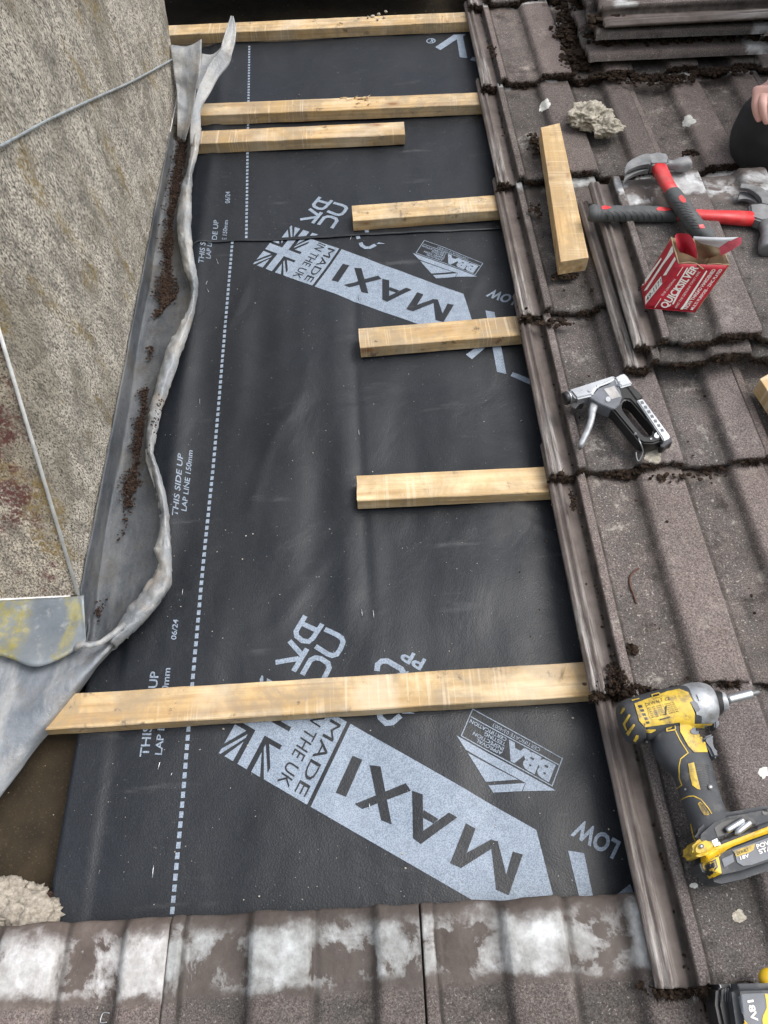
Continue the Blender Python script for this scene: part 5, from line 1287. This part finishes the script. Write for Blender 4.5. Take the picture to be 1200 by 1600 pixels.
def skin_obj(name, verts, edges, rad, mat, parent, sub=2, root=0):
    me = bpy.data.meshes.new(name); me.from_pydata([tuple(v) for v in verts], edges, []); o = bpy.data.objects.new(name, me); COL.objects.link(o)
    s = o.modifiers.new('skin', 'SKIN'); 
    for i, r in enumerate(rad): me.skin_vertices[0].data[i].radius = r if isinstance(r, tuple) else (r, r)
    me.skin_vertices[0].data[root].use_root = True
    b = o.modifiers.new('sub', 'SUBSURF'); b.levels = sub; b.render_levels = sub
    dg = bpy.context.evaluated_depsgraph_get(); dg.update(); m2 = bpy.data.meshes.new_from_object(o.evaluated_get(dg))
    bpy.data.objects.remove(o); bm = bmesh.new(); bm.from_mesh(m2); bpy.data.meshes.remove(m2)
    return obj(name, bm, M[mat], parent)
V_ = [pel, (pel+ch_)/2, ch_, nk, hd, hd+UPW*.10+Vector((-.01, 0, 0)), shL, elb, wr, shR, shR+Vector((.0, .10, -.22)), shR+Vector((-.20, .02, -.26)), hip, (hip+kn)/2, kn, ank, ank+Vector((.08, 0, -.01)), hip2, (hip2+kn2)/2, kn2, ank2, ank2+Vector((.08, 0, -.01)), kn+Vector((.075, .01, .0))]
V_[14] = kn+Vector((-.012, 0, 0))
E_ = [(0, 1), (1, 2), (2, 3), (3, 4), (4, 5), (2, 6), (6, 7), (7, 8), (2, 9), (9, 10), (10, 11), (0, 12), (12, 13), (13, 22), (22, 14), (22, 15), (15, 16), (0, 17), (17, 18), (18, 19), (19, 20), (20, 21)]
R_ = [.15, .14, .15, .055, .085, .075, .07, .045, .028, .07, .045, .03, .12, .12, .118, .04, .04, .10, .085, .073, .04, .04, .135]
skin_obj('body', V_, E_, R_, 'trouser', pz)
tip = P(1149, 208, .125); cy = tip.y-.005
kp_ = densify([(tip.x, cy, .118, .004), (tip.x+.004, cy, .118, .030), (tip.x+.016, cy, .118, .058), (tip.x+.038, cy, .120, .080), (tip.x+.070, cy, .124, .094), (tip.x+.12, cy+.005, .130, .100), (tip.x+.22, cy+.015, .150, .104), (tip.x+.36, cy+.02, .19, .112), (tip.x+.50, cy+.01, .245, .125)], 10)
tl = superloft([Vector((q_[0], q_[1], q_[2])) for q_ in kp_], [(max(.002, q_[3]), max(.002, q_[3]*.92)) for q_ in kp_], 1, 64)
for v in tl.verts: v.co += (v.co-Vector((v.co.x, cy, .13))).normalized()*(.0035*fb(v.co.x*16, v.co.y*12, v.co.z*12, 3)-.006*abs(noise.noise(Vector((v.co.x*34+v.co.y*12, v.co.y*9, v.co.z*20)))))
obj('trouser_leg', tl, M['trouser'], pz)
obj('knee_pad_edge', tube([Vector((tip.x+.052+.010*math.sin(a), cy+math.cos(a)*.0895, .122+abs(math.sin(a))*.083)) for a in [math.pi*k/16 for k in range(17)]], .0022, 8), M['grey'], pz)
# head with face
hc = hd+UPW*.06; fwd = Vector((-1, -.1, -.25)).normalized(); sd_ = fwd.cross(UPW).normalized()
hbm = bmesh.new(); bmesh.ops.create_uvsphere(hbm, u_segments=28, v_segments=20, radius=1)
for v in hbm.verts:
    f_, s_, u_ = v.co.x, v.co.y, v.co.z; k = 1.0
    if f_ > .6: k += .22*math.exp(-((s_/.16)**2+((u_+.12)/.22)**2)); k -= .10*(math.exp(-(((abs(s_)-.36)/.14)**2+((u_-.08)/.12)**2))); k -= .05*math.exp(-((s_/.3)**2+((u_+.52)/.06)**2))
    v.co = hc+fwd*(f_*.098*k)+sd_*(s_*.077)+UPW*(u_*.118)
obj('face', hbm, M['skin'], pz)
for s_ in (-1, 1):
    obj('ear', blob(hc+sd_*s_*.078-fwd*.005, .018, 2, .1, 2, 0, (.9, .5, 1.4)), M['skin'], pz)
    obj('eye', blob(hc+sd_*s_*.029+fwd*.083+UPW*.012, .010, 2, 0), M['white'], pz)
hr = blob(hc+UPW*.03-fwd*.012, .105, 3, .08, 2.2, 3, (.98, .92, 1.02)); clip(hr, 0, (hc.x-.055), True); obj('hair', hr, M['hair'], pz)
# sleeve cuff and hand over the knee
sl_ = tube([elb, elb.lerp(wr, .5), wr+Vector((0, 0, .0))+(elb-wr)*.10], [.062, .052, .046], 18); obj('sleeve', sl_, M['jacket'], pz)
hand = []
pk = [P(1203, 120, .245), P(1194, 140, .238), P(1183.5, 150, .226)]
fing = [[(1183, 149, .228), (1180.5, 162, .221), (1183, 177, .209), (1189, 190, .199)], [(1192, 147, .232), (1191.5, 163, .226), (1195, 180, .213), (1201, 194, .201)],
        [(1202, 148, .233), (1203.5, 166, .226), (1207, 183, .213), (1212, 196, .202)], [(1212, 150, .231), (1215, 166, .223), (1218, 180, .211), (1221, 190, .203)]]
vv = [wr, P(1201, 128, .243)]; ee = [(0, 1)]; rr_ = [(.030, .022), (.030, .017)]
for fi, fg in enumerate(fing):
    b0 = len(vv)
    for k, p in enumerate(fg): vv.append(P(*p)); rr_.append((.0088, .0088) if k < 2 else (.0080, .0080) if k < 3 else (.0070, .0070))
    ee += [(1, b0), (b0, b0+1), (b0+1, b0+2), (b0+2, b0+3)]
b0 = len(vv)
for p, r in (((1226, 124, .240), .013), ((1234, 138, .232), .0105), ((1235, 152, .222), .0085)): vv.append(P(*p)); rr_.append((r, r))
ee += [(0, b0), (b0, b0+1), (b0+1, b0+2)]
hnd = skin_obj('hand', vv, ee, rr_, 'skin', pz, 2)
#@@END
for o in list(COL.objects):
    if o.parent is None and o is not GROUND and o is not sl and o is not None:
        o.matrix_world = ROOF @ o.matrix_basis
